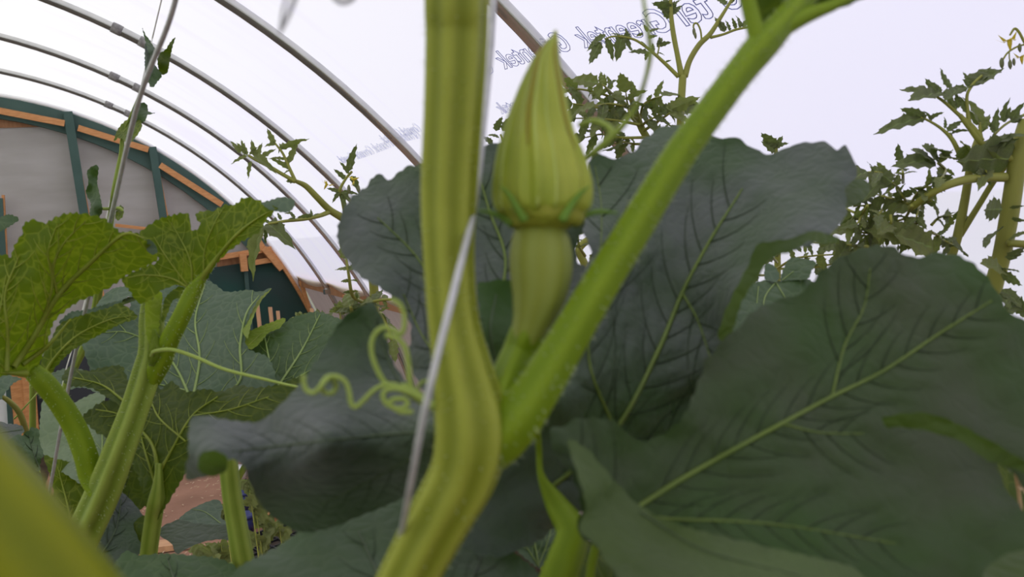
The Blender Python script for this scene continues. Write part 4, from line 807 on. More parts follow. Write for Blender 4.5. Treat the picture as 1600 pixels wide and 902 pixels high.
# ================================================================= TOMATO PLANTS
def leaflet_mesh(seed, droop=.25, fold=.25, lobes=4):
    r = random.Random(seed); n = 28; O = []
    wmax = r.uniform(.24, .30)
    for i in range(n+1):
        t = i/n; w_ = wmax*(math.sin(math.pi*min(1, t**.7))**.75)*(1.2-.45*t); lob = 1+.20*math.sin(t*lobes*2*math.pi-1.2)*(1-.4*t)+.05*math.sin(t*lobes*6*math.pi); O.append((t+.04*math.sin(t*lobes*6.28), max(0.004, w_*lob)))
    V = []; F = []; K = (-1, -.72, -.42, -.07, .07, .42, .72, 1)
    def Z(x, y): return -droop*x*x+fold*abs(y)*(1-abs(y))+.022*math.sin(x*26+abs(y)*14)
    for i in range(n+1):
        t = i/n; x, w_ = O[i]
        for k in K:
            yy = w_*k if abs(k) > .1 else math.copysign(.012*(1-.8*t), k); xx = t*(1-abs(k))+x*abs(k); V.append(Vector((xx, yy, Z(xx, yy)+(.0 if abs(k) > .1 else -.01))))
    mi = []
    for i in range(n):
        for k in range(7): a = i*8+k; F.append((a, a+8, a+9, a+1)); mi.append(1 if k == 3 else 0)
    me = bpy.data.meshes.new('leaflet'); me.from_pydata(V, [], F); me.polygons.foreach_set('use_smooth', [True]*len(F)); me['mi'] = mi; return me
LM = [[leaflet_mesh(i, [.12, .3, .5, .2][i], [.3, .15, .4, .2][i], [3, 4, 3, 4][i]) for i in range(4)] for _ in range(2)]
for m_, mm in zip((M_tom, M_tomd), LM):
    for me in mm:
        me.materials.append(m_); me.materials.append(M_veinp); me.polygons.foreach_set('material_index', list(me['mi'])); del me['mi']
def put_leaflet(parent, b, tip, dark=0, r=rnd, var=None, wide=1.0, upv=None):
    me = LM[dark][r.randrange(4) if var is None else var]
    X = tip-b; ln = X.length; X = X.normalized()
    u = upv or (Vector((0, 0, 1))*r.uniform(.1, 1)+FW*r.choice((-1, -1, 1))*r.uniform(.3, 1.1)+RT*r.uniform(-.4, .4))
    Y = u.cross(X); 
    if Y.length < 1e-3: Y = RT.copy()
    Y.normalize(); Z_ = X.cross(Y)
    o = bpy.data.objects.new('leaflet', me); COL.objects.link(o); o.parent = parent
    m = Matrix((X, Y, Z_)).transposed().to_4x4()
    off = b-wloc(parent)
    o.matrix_basis = Matrix.Translation(off) @ m @ Matrix.Diagonal((ln, ln*wide, ln, 1)); return o
class TP:
    """a leaf of a tomato plant: rachis path in (px,py,depth,w), leaflets explicit or auto"""
    def __init__(s, parent, path, auto=0, size=40, explicit=(), dark=0, seed=0, term=True, mat=None, dz=.03, spread=70, wide=.75):
        r = random.Random(seed)
        h = tube('leaf', parent, path, mat or M_tstem, 6, 8); c = catmull(path, 10); n = len(c)
        for (tb, tip) in explicit:
            put_leaflet(h, P(*tb), P(*tip), dark, r, wide=wide)
        if auto:
            d2 = np.array([q[:2] for q in c])
            for k in range(auto):
                t = .18+.72*(k+.5)/auto; i = int(t*(n-1)); a = c[i]; b2 = c[min(i+2, n-1)]; ang = math.atan2(b2[1]-a[1], b2[0]-a[0])
                for sd in (-1, 1):
                    q = ang+sd*math.radians(r.uniform(spread-25, spread+5)); L_ = size*r.uniform(.55, 1.05)*(1 if k % 2 == 0 else .55)
                    tip = (a[0]+math.cos(q)*L_, a[1]+math.sin(q)*L_+L_*.12, a[2]+r.uniform(-dz, dz))
                    put_leaflet(h, P(a[0], a[1], a[2]), P(*tip), dark if r.random() < .6 else 1-dark, r, wide=r.uniform(.6, .95))
        if term:
            a = c[-1]; b2 = c[-3]; ang = math.atan2(a[1]-b2[1], a[0]-b2[0])+r.uniform(-.2, .2); L_ = size*1.1
            put_leaflet(h, P(a[0], a[1], a[2]), P(a[0]+math.cos(ang)*L_, a[1]+math.sin(ang)*L_, a[2]+r.uniform(-dz, dz)), dark, r)
        s.o = h
def flower(parent, px, py, d, size=14, up=None, dirv=(0, 1)):
    """small yellow tomato flower: calyx, five petals and anther cone"""
    g = Geo(); c = P(px, py, d); s = size*d/FPX; dn_ = (RT*dirv[0]-UP*dirv[1]).normalized(); a = dn_.orthogonal().normalized(); b = dn_.cross(a)
    for k in range(5):
        an = k*1.2566; u = a*math.cos(an)+b*math.sin(an); v = dn_.cross(u)
        o = len(g.V); g.V += [c, c+u*s*.4+v*s*.16+dn_*s*.1, c+u*s-dn_*s*.35, c+u*s*.4-v*s*.16+dn_*s*.1]; g.F.append((o, o+1, o+2, o+3))
    g.add(tube_geo([c, c+dn_*s*.35, c+dn_*s*.8], [s*.16, s*.15, s*.03], 8)); return g.mk('flower', M_flower, parent, True)
def budlet(parent, px, py, d, size, mat=None):
    return tube('flower_bud', parent, [(px, py-size*.5, d, size*.15), (px, py-size*.2, d, size*.38), (px+.5, py+size*.2, d, size*.35), (px+1, py+size*.5, d, size*.08)], mat or M_tomd_bud, 4, 8)
M_tomd_bud = simple('flower_bud_green', (.16, .17, .07), (.12, .13, .06), rough=.6, scale=90)

# T1: tomato at left centre
tb = P(560, 560, 1.25); t1 = thing('tomato_plant', 'tomato plant leaning in from behind the slate leaves, its shoots crossing the hoops at left', 'tomato plant', (tb.x, tb.y, .012))
tube('main_stem', t1, [(462, 283, 1.12, 6), (478, 291, 1.13, 9), (495, 308, 1.14, 10), (515, 328, 1.16, 11), (545, 350, 1.18, 13), (575, 400, 1.2, 14), (585, 480, 1.23, 15), (570, 580, 1.25, 16)], M_tstem, 8, 12, extra=[(Vector((tb.x, tb.y, .6)), .008), (Vector((tb.x, tb.y, 0)), .010)])
def z5(x, y, d=1.1): return (350+x/5.01, 190+y/5.01, d)
TP(t1, [z5(560, 470)+(7,), z5(470, 420)+(6,), z5(350, 350)+(6,), z5(250, 300)+(5,), z5(190, 265)+(4,)], 0, term=False,
   explicit=[(z5(130, 250), z5(50, 130)), (z5(185, 265), z5(120, 135)), (z5(240, 275), z5(215, 135)), (z5(185, 270), z5(45, 322)), (z5(215, 310), z5(178, 446)), (z5(250, 300), z5(295, 160)), (z5(270, 300), z5(400, 205)), (z5(240, 270, 1.08), z5(370, 330, 1.06)), (z5(170, 250), z5(100, 165)), (z5(120, 240, 1.12), z5(160, 160, 1.12)), (z5(200, 260), z5(260, 190))], seed=1, wide=.55)
TP(t1, [z5(560, 470)+(6,), z5(510, 360)+(5,), z5(460, 250)+(4,), z5(400, 170)+(3,)], 0, term=False,
   explicit=[(z5(395, 185), z5(335, 45)), (z5(410, 180), z5(300, 170)), (z5(450, 220), z5(648, 93)), (z5(440, 220), z5(560, 130, 1.13)), (z5(510, 325), z5(572, 152)), (z5(480, 300), z5(345, 260)), (z5(520, 370), z5(380, 280)), (z5(505, 345), z5(470, 250)), (z5(520, 385), z5(440, 400)), (z5(450, 190), z5(420, 250))], seed=2, wide=.55)
put_leaflet(t1, P(*z5(560, 462)), P(*z5(480, 465)), 1, var=0)
TP(t1, [z5(825, 708, 1.16)+(8,), z5(740, 740, 1.14)+(7,), z5(620, 765, 1.12)+(6,), z5(480, 780, 1.1)+(5,), z5(350, 800, 1.08)+(4,)], 0, term=False,
   explicit=[(z5(555, 760), z5(510, 690)), (z5(540, 720), z5(470, 715)), (z5(690, 740), z5(570, 740)), (z5(690, 745), z5(675, 682)), (z5(700, 740), z5(745, 715)), (z5(450, 770), z5(415, 710)), (z5(370, 800), z5(400, 905)), (z5(350, 800), z5(300, 960)), (z5(360, 800), z5(300, 750)), (z5(340, 800), z5(480, 880, 1.06)), (z5(560, 760), z5(500, 755))], dark=1, seed=3, wide=.7)
# leaflets below the N leaf tip
put_leaflet(t1, P(412, 352, 1.1), P(374, 424, 1.08), 0, var=2, wide=.5); put_leaflet(t1, P(405, 366, 1.1), P(388, 405, 1.12), 1, var=1, wide=.5)
TP(t1, [(540, 340, 1.18, 6), (535, 315, 1.17, 5), (531, 298, 1.16, 5), (540, 280, 1.16, 4), (550, 268, 1.16, 4)], 0, term=False,
   explicit=[((545, 268, 1.16), (553, 225, 1.16)), ((540, 280, 1.16), (522, 264, 1.16)), ((545, 272, 1.15), (532, 252, 1.15)), ((530, 300, 1.16), (510, 293, 1.16)), ((530, 300, 1.16), (521, 313, 1.15)), ((532, 300, 1.16), (552, 316, 1.16)), ((535, 300, 1.15), (560, 300, 1.15)), ((548, 275, 1.16), (565, 300, 1.16)), ((532, 304, 1.16), (545, 330, 1.16))], dark=1, seed=4, wide=.6)
flower(t1, 511, 287, 1.15, 13, dirv=(-.5, 1)); flower(t1, 551, 281, 1.14, 13, dirv=(.9, -.3)); budlet(t1, 545, 296, 1.15, 14); budlet(t1, 560, 296, 1.15, 13)
# lower sprigs of T1 (y 400-530)
TP(t1, [(585, 480, 1.23, 7), (562, 470, 1.15, 6), (550, 460, 1.1, 6), (545, 430, 1.08, 5), (541, 405, 1.08, 4)], 5, 28, seed=5, dark=0)
TP(t1, [(585, 500, 1.23, 7), (565, 480, 1.12, 6), (590, 470, 1.1, 5), (612, 468, 1.1, 4)], 4, 34, seed=6, dark=0)
TP(t1, [(585, 500, 1.23, 7), (595, 490, 1.14, 6), (605, 510, 1.1, 5), (612, 532, 1.1, 4)], 4, 30, seed=7, dark=0)
TP(t1, [(570, 560, 1.25, 7), (553, 500, 1.15, 6), (548, 480, 1.12, 5)], 3, 30, seed=8, dark=0)

# T2: centre top tomato
tb = P(1060, 520, 1.26); t2 = thing('tomato_plant', 'tall forked tomato plant at top centre, between the bud and the long petiole', 'tomato plant', (tb.x, tb.y, .012))
tube('main_stem', t2, [(1067, 118, 1.11, 12), (1065, 150, 1.11, 12), (1063, 190, 1.11, 11.5), (1060, 300, 1.16, 12), (1060, 420, 1.21, 13), (1060, 540, 1.26, 13)], M_tstem, 6, 12, extra=[(Vector((tb.x, tb.y, .5)), .008), (Vector((tb.x, tb.y, 0)), .010)])
def z4(x, y, d=1.11): return (760+x/4., y/4., d)
tube('branch', t2, [z4(1220, 480)+(10,), z4(1195, 350)+(8,), z4(1170, 220)+(8,), z4(1155, 100)+(7,), z4(1150, -40)+(5,)], M_tstem, 6, 10)
tube('branch', t2, [z4(1240, 480)+(10,), z4(1270, 380)+(9,), z4(1330, 280)+(9,), z4(1400, 210)+(8,), z4(1470, 100)+(6,), z4(1520, 20)+(5,), z4(1570, -60)+(5,)], M_tstem, 6, 10)
TP(t2, [z4(1200, 480)+(7,), z4(1120, 400)+(6,), z4(1030, 320)+(5,), z4(940, 255)+(4,), z4(860, 232)+(4,), z4(790, 228)+(3,), z4(740, 245)+(3,)], 0, term=False,
   explicit=[(z4(745, 215), z4(618, 300)), (z4(715, 260), z4(632, 415)), (z4(750, 240), z4(805, 370)), (z4(850, 215), z4(812, 382)), (z4(870, 200), z4(890, 330, 1.12)), (z4(840, 225), z4(780, 195)), (z4(900, 240), z4(860, 180)), (z4(1010, 330), z4(890, 315)), (z4(1010, 320), z4(990, 380)), (z4(980, 210), z4(935, 225)), (z4(1010, 200), z4(980, 150)), (z4(1020, 200), z4(1090, 160)), (z4(1010, 235), z4(1070, 220)), (z4(1070, 290), z4(1110, 225)), (z4(1080, 285), z4(1155, 260)), (z4(1075, 300), z4(1080, 230)), (z4(1070, 330), z4(1120, 335)), (z4(1120, 385), z4(1155, 378)), (z4(960, 260), z4(1000, 290)), (z4(1040, 330), z4(1045, 260))], dark=1, seed=11)
tube('leaf_stalk', t2, [z4(1070, 340)+(3,), z4(1078, 300)+(2.5,), z4(1080, 280)+(2,)], M_tstem, 4, 6)
for b_, t_ in [((1160, 60), (1040, 0)), ((1150, 80), (1085, 45)), ((1155, 95), (1180, 0)), ((1165, 90), (1220, 20)), ((1150, 110), (1095, 60)), ((1150, 40), (1100, -30)), ((1165, 40), (1210, -20)), ((1500, 30), (1450, -20)), ((1520, 20), (1560, -15))]:
    put_leaflet(t2, P(*z4(*b_)), P(*z4(*t_)), 1)
TP(t2, [z4(1400, 235)+(5,), z4(1480, 215)+(4,), z4(1560, 185)+(4,), z4(1640, 170)+(3,)], 0, term=False, explicit=[(z4(1500, 190), z4(1450, 130)), (z4(1520, 195), z4(1500, 120)), (z4(1560, 180), z4(1540, 110)), (z4(1580, 175), z4(1590, 85)), (z4(1600, 170), z4(1640, 110)), (z4(1490, 200), z4(1430, 100))], dark=1, seed=12)
tube('flower_stalk', t2, [z4(1345, 250)+(3,), z4(1338, 190)+(3,), z4(1318, 148)+(3,), z4(1298, 150)+(3,), z4(1293, 175)+(2.5,)], M_tstem, 6, 8)
budlet(t2, 760+1297/4, 200/4, 1.11, 13); budlet(t2, 760+1305/4, 222/4, 1.1, 11)
TP(t2, [(1063, 180, 1.11, 6), (1050, 165, 1.09, 4), (1075, 160, 1.06, 3), (1090, 155, 1.06, 3)], 0, term=False, explicit=[((1045, 172, 1.07), (1092, 150, 1.06)), ((1045, 175, 1.07), (1085, 188, 1.06)), ((1040, 168, 1.07), (1075, 176, 1.08))], dark=0, seed=13)

# T3: bushy cluster behind the bud
tb = P(960, 520, 1.25); t3 = thing('tomato_plant', 'bushy tomato plant right behind the squash flower bud', 'tomato plant', (tb.x, tb.y, .012))
tube('main_stem', t3, [(985, 150, 1.18, 8), (1000, 195, 1.2, 11), (1018, 240, 1.2, 12), (1010, 330, 1.22, 13), (912, 380, 1.22, 12), (916, 420, 1.23, 12), (960, 540, 1.25, 14)], M_tstem, 6, 12, extra=[(Vector((tb.x, tb.y, .5)), .008), (Vector((tb.x, tb.y, 0)), .010)])
r3 = random.Random(5)
for k, (pa, sz, dk) in enumerate([([(990, 170), (950, 150), (910, 140), (885, 141)], 34, 0), ([(990, 175), (960, 150), (945, 135), (935, 130)], 42, 0), ([(1000, 190), (1005, 165), (1020, 155), (1035, 150)], 36, 0), ([(995, 185), (950, 172), (915, 165), (895, 162)], 42, 1), ([(1000, 195), (960, 188), (925, 185), (900, 185)], 40, 1),
                                  ([(1000, 200), (985, 180), (980, 160), (978, 145)], 36, 0), ([(1005, 205), (1035, 185), (1050, 175), (1062, 170)], 34, 1), ([(1010, 215), (970, 215), (940, 210), (915, 215)], 34, 1), ([(1012, 220), (1030, 205), (1045, 200), (1060, 205)], 28, 1), ([(1015, 225), (990, 225), (975, 222), (960, 225)], 28, 1),
                                  ([(990, 172), (970, 165), (950, 162), (930, 165)], 40, 0), ([(914, 400), (905, 385), (903, 370), (900, 360)], 20, 1), ([(916, 420), (925, 405), (928, 400), (930, 396)], 16, 1), ([(1000, 200), (1010, 190), (1020, 185), (1030, 178)], 34, 1)]):
    TP(t3, [(a, b, 1.19-.02*j+r3.uniform(-.04, .04), 5-j) for j, (a, b) in enumerate(pa)], 3, sz, seed=20+k, dark=dk)
for b_, t_ in [((945, 135), (943, 116)), ((955, 140), (952, 118)), ((985, 140), (968, 122)), ((990, 150), (988, 126)), ((1020, 165), (1035, 150)), ((1040, 172), (1090, 153)), ((905, 143), (876, 141)), ((775, 205), (783, 180)), ((785, 205), (797, 178)), ((780, 215), (765, 207)), ((770, 225), (755, 212)), ((790, 215), (800, 195))]:
    put_leaflet(t3, P(b_[0], b_[1], 1.18), P(t_[0], t_[1], 1.17), 0 if b_[0] > 850 else 1)
tube('leaf_stalk', t3, [(1010, 330, 1.22, 6), (900, 280, 1.2, 5), (800, 240, 1.19, 4), (782, 210, 1.18, 3)], M_tstem, 6, 8)

# T4: right-hand tomato
tb = P(1520, 640, .85); t4 = thing('tomato_plant', 'large tomato plant at the right edge with thick pale stems and yellow flowers', 'tomato plant', (tb.x, tb.y, .012))
tube('main_stem', t4, [(1606, 190, .82, 26), (1592, 240, .82, 26), (1578, 330, .83, 27), (1565, 400, .84, 26), (1550, 460, .85, 26), (1535, 560, .86, 26), (1520, 700, .87, 26)], M_tstem, 6, 18, extra=[(Vector((tb.x, tb.y, .5)), .009), (Vector((tb.x, tb.y, 0)), .011)])
tube('branch', t4, [(1570, 277, .82, 15), (1530, 278, .81, 14), (1490, 286, .80, 13), (1455, 302, .80, 12), (1422, 326, .82, 11)], M_tstem, 6, 12)
tube('branch', t4, [(1530, 210, .86, 9), (1518, 250, .86, 11), (1508, 310, .87, 13), (1496, 370, .87, 14), (1480, 440, .88, 14), (1500, 560, .87, 14), (1530, 640, .87, 15)], M_tstem, 6, 12)
tube('branch', t4, [(1585, 245, .84, 7), (1555, 280, .85, 9), (1530, 320, .86, 9), (1500, 368, .87, 10)], M_tstem, 6, 12)
tube('branch', t4, [(1585, 250, .82, 12), (1560, 240, .82, 9), (1535, 225, .82, 9), (1515, 200, .82, 8), (1500, 180, .82, 7)], M_tstem, 6, 12)
def z3(x, y, d=.82): return (1300+x/4.1, 40+y/4.1, d)
TP(t4, [z3(960, 740)+(9,), z3(900, 650)+(8,), z3(800, 560)+(6,), z3(720, 490)+(5,), z3(670, 455)+(4,)], 0, term=False,
   explicit=[(z3(680, 450), z3(445, 388)), (z3(680, 430), z3(590, 340)), (z3(700, 430), z3(500, 450, .80)), (z3(770, 400), z3(670, 285)), (z3(700, 430), z3(660, 360)), (z3(870, 400), z3(700, 420)), (z3(820, 400), z3(720, 460, .8)), (z3(800, 540), z3(720, 430)), (z3(810, 530), z3(800, 420)), (z3(860, 560), z3(830, 440))], dark=1, seed=31)
TP(t4, [z3(880, 640)+(8,), z3(870, 560)+(6,), z3(865, 450)+(5,), z3(900, 380)+(5,), z3(960, 320)+(4,)], 0, term=False, explicit=[(z3(880, 390), z3(1105, 250)), (z3(880, 380), z3(850, 290)), (z3(870, 400), z3(1020, 240, .83)), (z3(860, 420), z3(780, 380))], dark=1, seed=32)
TP(t4, [z3(820, 830)+(8,), z3(770, 730)+(7,), z3(700, 660)+(5,), z3(620, 610)+(4,), z3(570, 590)+(4,)], 0, term=False,
   explicit=[(z3(600, 590), z3(288, 628)), (z3(590, 590), z3(430, 510)), (z3(620, 600), z3(705, 548)), (z3(600, 595), z3(560, 520)), (z3(640, 610), z3(600, 540)), (z3(720, 660), z3(740, 580)), (z3(740, 680), z3(840, 580)), (z3(760, 700), z3(850, 640)), (z3(740, 690), z3(800, 740)), (z3(580, 600), z3(560, 615))], dark=1, seed=33)
TP(t4, [z3(960, 740)+(6,), z3(950, 680)+(5,), z3(945, 620)+(4,)], 0, term=False, explicit=[(z3(950, 640), z3(920, 430)), (z3(930, 640), z3(890, 520)), (z3(960, 680), z3(1010, 560)), (z3(950, 700), z3(1000, 640))], dark=0, seed=34)
TP(t4, [z3(1260, 560, .86)+(5,), z3(1150, 610, .85)+(4,), z3(1090, 650, .84)+(4,), z3(1040, 700, .83)+(4,)], 0, term=False, explicit=[(z3(1110, 620), z3(1080, 480)), (z3(1050, 680), z3(1045, 530)), (z3(1150, 610), z3(1200, 500)), (z3(1120, 600), z3(1140, 520)), (z3(1150, 620), z3(1240, 540)), (z3(1040, 690), z3(1010, 600)), (z3(1100, 620), z3(1130, 560)), (z3(1140, 620), z3(1235, 600))], dark=1, seed=35)
for b_, t_, dk in [((930, 800), (1240, 640), 1), ((1180, 850), (760, 850), 1), ((660, 870), (445, 840), 1), ((680, 860), (600, 755), 1), ((720, 820), (660, 770), 1), ((640, 870), (545, 765), 1), ((900, 840), (840, 720), 0), ((860, 850), (790, 760), 0), ((700, 880), (760, 770), 0), ((1000, 800), (1120, 740), 1), ((960, 820), (1180, 700), 1), ((920, 830), (1100, 830), 0), ((800, 860), (700, 820), 0)]:
    put_leaflet(t4, P(*z3(*b_)), P(*z3(*t_, .80)), dk, var=rnd.choice([0, 1, 3]))
def zb(x, y, d=.82): return (1300+x/3.607, 230+y/3.607, d)
for k, (pa, sz, dk) in enumerate([([(440, 330), (400, 280), (370, 230), (340, 200)], 34, 1), ([(430, 320), (380, 300), (300, 280), (230, 260)], 30, 1), ([(450, 330), (410, 400), (340, 420), (280, 430)], 40, 0), ([(300, 500), (230, 490), (160, 480), (100, 470)], 32, 0), ([(440, 330), (480, 260), (520, 230), (560, 220)], 30, 1), ([(560, 440), (600, 400), (650, 385), (680, 385)], 24, 1),
                                  ([(560, 480), (600, 500), (640, 530), (680, 550)], 26, 1), ([(350, 160), (300, 150), (250, 140), (200, 140)], 30, 1), ([(400, 200), (400, 150), (395, 110), (390, 80)], 26, 1), ([(200, 330), (170, 380), (150, 420), (120, 460)], 28, 0), ([(500, 420), (450, 440), (400, 450), (340, 470)], 40, 0), ([(300, 300), (240, 320), (180, 330), (120, 330)], 30, 1), ([(200, 560), (150, 560), (100, 550), (40, 560)], 28, 1), ([(560, 300), (500, 330), (480, 380), (470, 430)], 32, 1), ([(600, 90), (640, 130), (620, 170), (590, 180)], 22, 1), ([(800, 100), (850, 120), (870, 140), (860, 160)], 18, 1), ([(300, 330), (260, 380), (200, 400), (140, 410)], 26, 1), ([(330, 380), (330, 440), (300, 480), (250, 520)], 30, 0)]):
    rr = random.Random(70+k)
    TP(t4, [zb(a, b, .84+rr.uniform(-.05, .06))+(5-j,) for j, (a, b) in enumerate(pa)], 3, sz, seed=50+k, dark=dk)
for b_, t_, dk in [((520, 520), (260, 440), 0), ((570, 570), (370, 480), 0), ((960, 350), (810, 350), 1), ((940, 470), (825, 515), 1), ((960, 690), (855, 640), 0), ((960, 690), (1060, 690), 1), ((950, 720), (1090, 770), 1), ((960, 800), (1080, 890), 1), ((1000, 640), (1080, 540), 1), ((1020, 350), (1090, 300), 1), ((1030, 420), (1090, 380), 1), ((1000, 520), (1100, 460), 0), ((960, 820), (1000, 880), 1), ((1050, 860), (1085, 960), 1), ((1040, 860), (990, 930), 1)]:
    put_leaflet(t4, P(*zb(*b_)), P(*zb(*t_, .80)), dk, var=rnd.choice([0, 1, 3]))
tube('branch', t4, [zb(990, 540)+(12,), zb(1050, 545)+(12,), zb(1110, 550)+(12,)], M_tstem, 6, 12)
tube('flower_stalk', t4, [(1612, 85, .82, 4), (1600, 65, .82, 4), (1592, 50, .82, 4), (1585, 45, .82, 4), (1578, 55, .82, 3)], M_tstem, 6, 8)
tube('flower_stalk', t4, [(1612, 68, .82, 3), (1592, 72, .82, 3), (1575, 82, .82, 3), (1566, 95, .82, 3)], M_tstem, 6, 8)
tube('flower_stalk', t4, [(1606, 190, .82, 12), (1625, 130, .82, 8), (1618, 85, .82, 5), (1612, 68, .82, 4)], M_tstem, 6, 8)
flower(t4, 1577, 62, .82, 22, dirv=(.1, 1)); flower(t4, 1596, 88, .82, 16, dirv=(.1, 1))
for a, b, s_ in ((1565, 99, 17), (1578, 101, 15), (1584, 97, 12), (1593, 75, 14)): budlet(t4, a, b, .82, s_)
tube('flower_stalk', t4, [(1577, 80, .82, 2), (1577, 90, .82, 2), (1578, 96, .82, 2)], M_tstem, 4, 6)
# squash leaves seen through the notch on the right (between leaf B and C)
kb = P(1230, 640, .60); kp = thing('squash_plant', 'young squash plant glimpsed between the two broad right-hand leaves', 'squash plant', (kb.x, kb.y, .012))
tube('main_stem', kp, [(1211, 440, .62, 6), (1215, 520, .62, 8), (1225, 600, .61, 10), (1230, 680, .60, 12)], M_stemL, 6, 10, extra=[(Vector((kb.x, kb.y, .5)), .008), (Vector((kb.x, kb.y, 0)), .010)])
leaf(kp, [(1150, 448), (1165, 446), (1185, 440), (1198, 438), (1211, 440), (1230, 438), (1252, 434), (1262, 436), (1275, 450), (1260, 500), (1200, 530), (1170, 510), (1158, 470)], [(1150, 448, .58), (1211, 440, .60), (1275, 450, .60), (1200, 530, .55)], [[(1212, 441, 2), (1195, 465, 2), (1192, 500, 1.5)], [(1212, 441, 2), (1230, 470, 1.5)], [(1185, 448, 1.5), (1182, 480, 1.2)]], M_mid, M_veinp, tooth=(2, 8), res=5, quilt=.0015, sec=None, wave=(.002, 30), seed=71)
leaf(kp, [(1196, 438), (1194, 425), (1198, 412), (1210, 416), (1218, 430), (1214, 440), (1205, 440)], [(1196, 438, .60), (1198, 412, .61), (1214, 440, .60)], [], M_grey, None, tooth=(1, 8), res=4, quilt=0, wave=(.001, 30), seed=72)
leaf(kp, [(1220, 440), (1224, 420), (1232, 406), (1242, 402), (1258, 405), (1275, 410), (1268, 424), (1262, 436), (1240, 438)], [(1220, 440, .60), (1232, 406, .62), (1275, 410, .61)], [[(1222, 438, 1.5), (1240, 424, 1)]], M_mid, M_veinp, tooth=(1.5, 8), res=4, quilt=.0008, sec=None, wave=(.001, 30), seed=73)
# small leaflets poking above leaf B's rim
t5b = P(1215, 520, 1.3); t5 = thing('tomato_plant', 'tomato shoot tip just showing above the broad slate leaf', 'tomato plant', (t5b.x, t5b.y, .012))
tube('main_stem', t5, [(1212, 225, 1.25, 6), (1214, 300, 1.26, 8), (1215, 420, 1.28, 10), (1215, 540, 1.3, 12)], M_tstem, 6, 10, extra=[(Vector((t5b.x, t5b.y, .5)), .008), (Vector((t5b.x, t5b.y, 0)), .010)])
for b_, t_ in [((1212, 232), (1190, 204)), ((1212, 232), (1222, 212)), ((1212, 230), (1232, 222)), ((1212, 236), (1196, 222)), ((1140, 185), (1152, 182)), ((1160, 215), (1140, 210))][:4]:
    put_leaflet(t5, P(b_[0], b_[1], 1.25), P(t_[0], t_[1], 1.24), 1)
TP(t5, [(1213, 260, 1.25, 5), (1270, 300, 1.2, 4), (1330, 330, 1.15, 4), (1370, 345, 1.12, 3)], 4, 36, seed=91, dark=1)
TP(t5, [(1213, 300, 1.25, 5), (1270, 370, 1.2, 4), (1320, 395, 1.15, 4), (1360, 385, 1.12, 3)], 4, 36, seed=92, dark=0)

# far seedlings / leaves near the end of the bed
for k, (px, py, s_) in enumerate([(503, 520, 26), (470, 512, 16), (532, 500, 18)]):
    sb = G(px, py+60) if False else P(px, py+20, 3.2); o = thing('tomato_plant', ['small bushy tomato seedling in front of the roll-up curtain', 'tiny tomato seedling tip beside the corner post', 'tomato seedling tip right of the lower hoop ends'][k], 'tomato plant', (sb.x, sb.y, .012))
    tube('main_stem', o, [(px, py-20, 3.2, 3), (px, py, 3.2, 3), (px, py+20, 3.2, 4)], M_tstem, 4, 8, extra=[(Vector((sb.x, sb.y, .3)), .006), (Vector((sb.x, sb.y, 0)), .008)])
    for j in range(9):
        a = math.radians(-170+j*20+rnd.uniform(-8, 8)); put_leaflet(o, P(px, py-12, 3.2), P(px+math.cos(a)*s_, py-12+math.sin(a)*s_*.95, 3.2+rnd.uniform(-.05, .05)), j % 2, var=j % 4)

# ================================================================= THINGS ON THE FLOOR
# wooden stakes
for k, (a, b, wd) in enumerate([((402, 476), (412, 506), 5), ((422, 480), (429, 505), 5), ((434, 486), (439, 500), 4.5), ((487, 482), (490, 500), 5)]):
    A = P(a[0], a[1], 4.6); B = Vector((A.x, A.y, .0)); g = Geo(); g.box(B, A, RT, wd*4.6/FPX/2, FW, .009)
    tag(g.mk('wooden_stake', M_board), ['leftmost of the bare wooden stakes in front of the dark green wall', 'middle wooden stake in front of the dark green wall', 'shortest wooden stake, third from the left before the green wall', 'wooden stake standing at the corner by the roll-up curtain'][k], 'stake', 'wooden stakes by the end wall')
# bucket, blue pots
def lathe(name, c, prof, mat, parent=None, sides=28, loc=None):
    V = []; F = []
    for (r, z) in prof:
        for k in range(sides): a = 2*math.pi*k/sides; V.append(Vector((c.x+r*math.cos(a), c.y+r*math.sin(a), c.z+z)))
    for i in range(len(prof)-1):
        for k in range(sides): F.append((i*sides+k, i*sides+(k+1) % sides, (i+1)*sides+(k+1) % sides, (i+1)*sides+k))
    return mk(name, V, F, mat, parent, True, loc)
bc = G(374, 772, .013); bk = thing('bucket', 'dark grey bucket with a white lid standing on the soil, right of the petiole', 'bucket', bc)
lathe('body', bc, [(0, 0), (.045, .0), (.055, .10), (.052, .10)], simple('grey_plastic', (.10, .11, .12), rough=.4), bk); lathe('lid', bc, [(.052, .10), (.06, .10), (.06, .165), (.05, .172), (0, .174)], M_lid, bk)
for k, (px, py, h) in enumerate([(384, 796, .11), (385, 832, .10)]):
    c = G(px, py, .013); p_ = thing('plant_pot', ['dark blue plant pot farther back, just in front of the lidded bucket', 'dark blue plant pot nearer the black tray'][k], 'pot', c, 'blue pots behind the seedlings')
    lathe('pot_body', c, [(0, 0), (.04, 0), (.055, h), (.05, h), (.04, h*.8), (0, h*.8)], M_blue, p_); lathe('pot_rim', c, [(.055, h-.015), (.06, h-.015), (.06, h), (.052, h)], M_blue, p_)
# boards on the ground
def plank(name, a, b, wd, h, mat, label, z=.013):
    A = G(*a, z); B = G(*b, z); d = (B-A).normalized(); v = Vector((-d.y, d.x, 0)); g = Geo(); g.box(A+up*h/2, B+up*h/2, v, wd/2, up, h/2); return tag(g.mk(name, mat), label, 'board')
pl = plank('wooden_board', (170, 868), (300, 852), .10, .03, M_board, 'pale tan board lying on the soil below the dark folded leaf')
plank('wooden_board', (392, 822), (520, 783), .09, .05, M_wood, 'reddish board edging the bed beside the black tray')
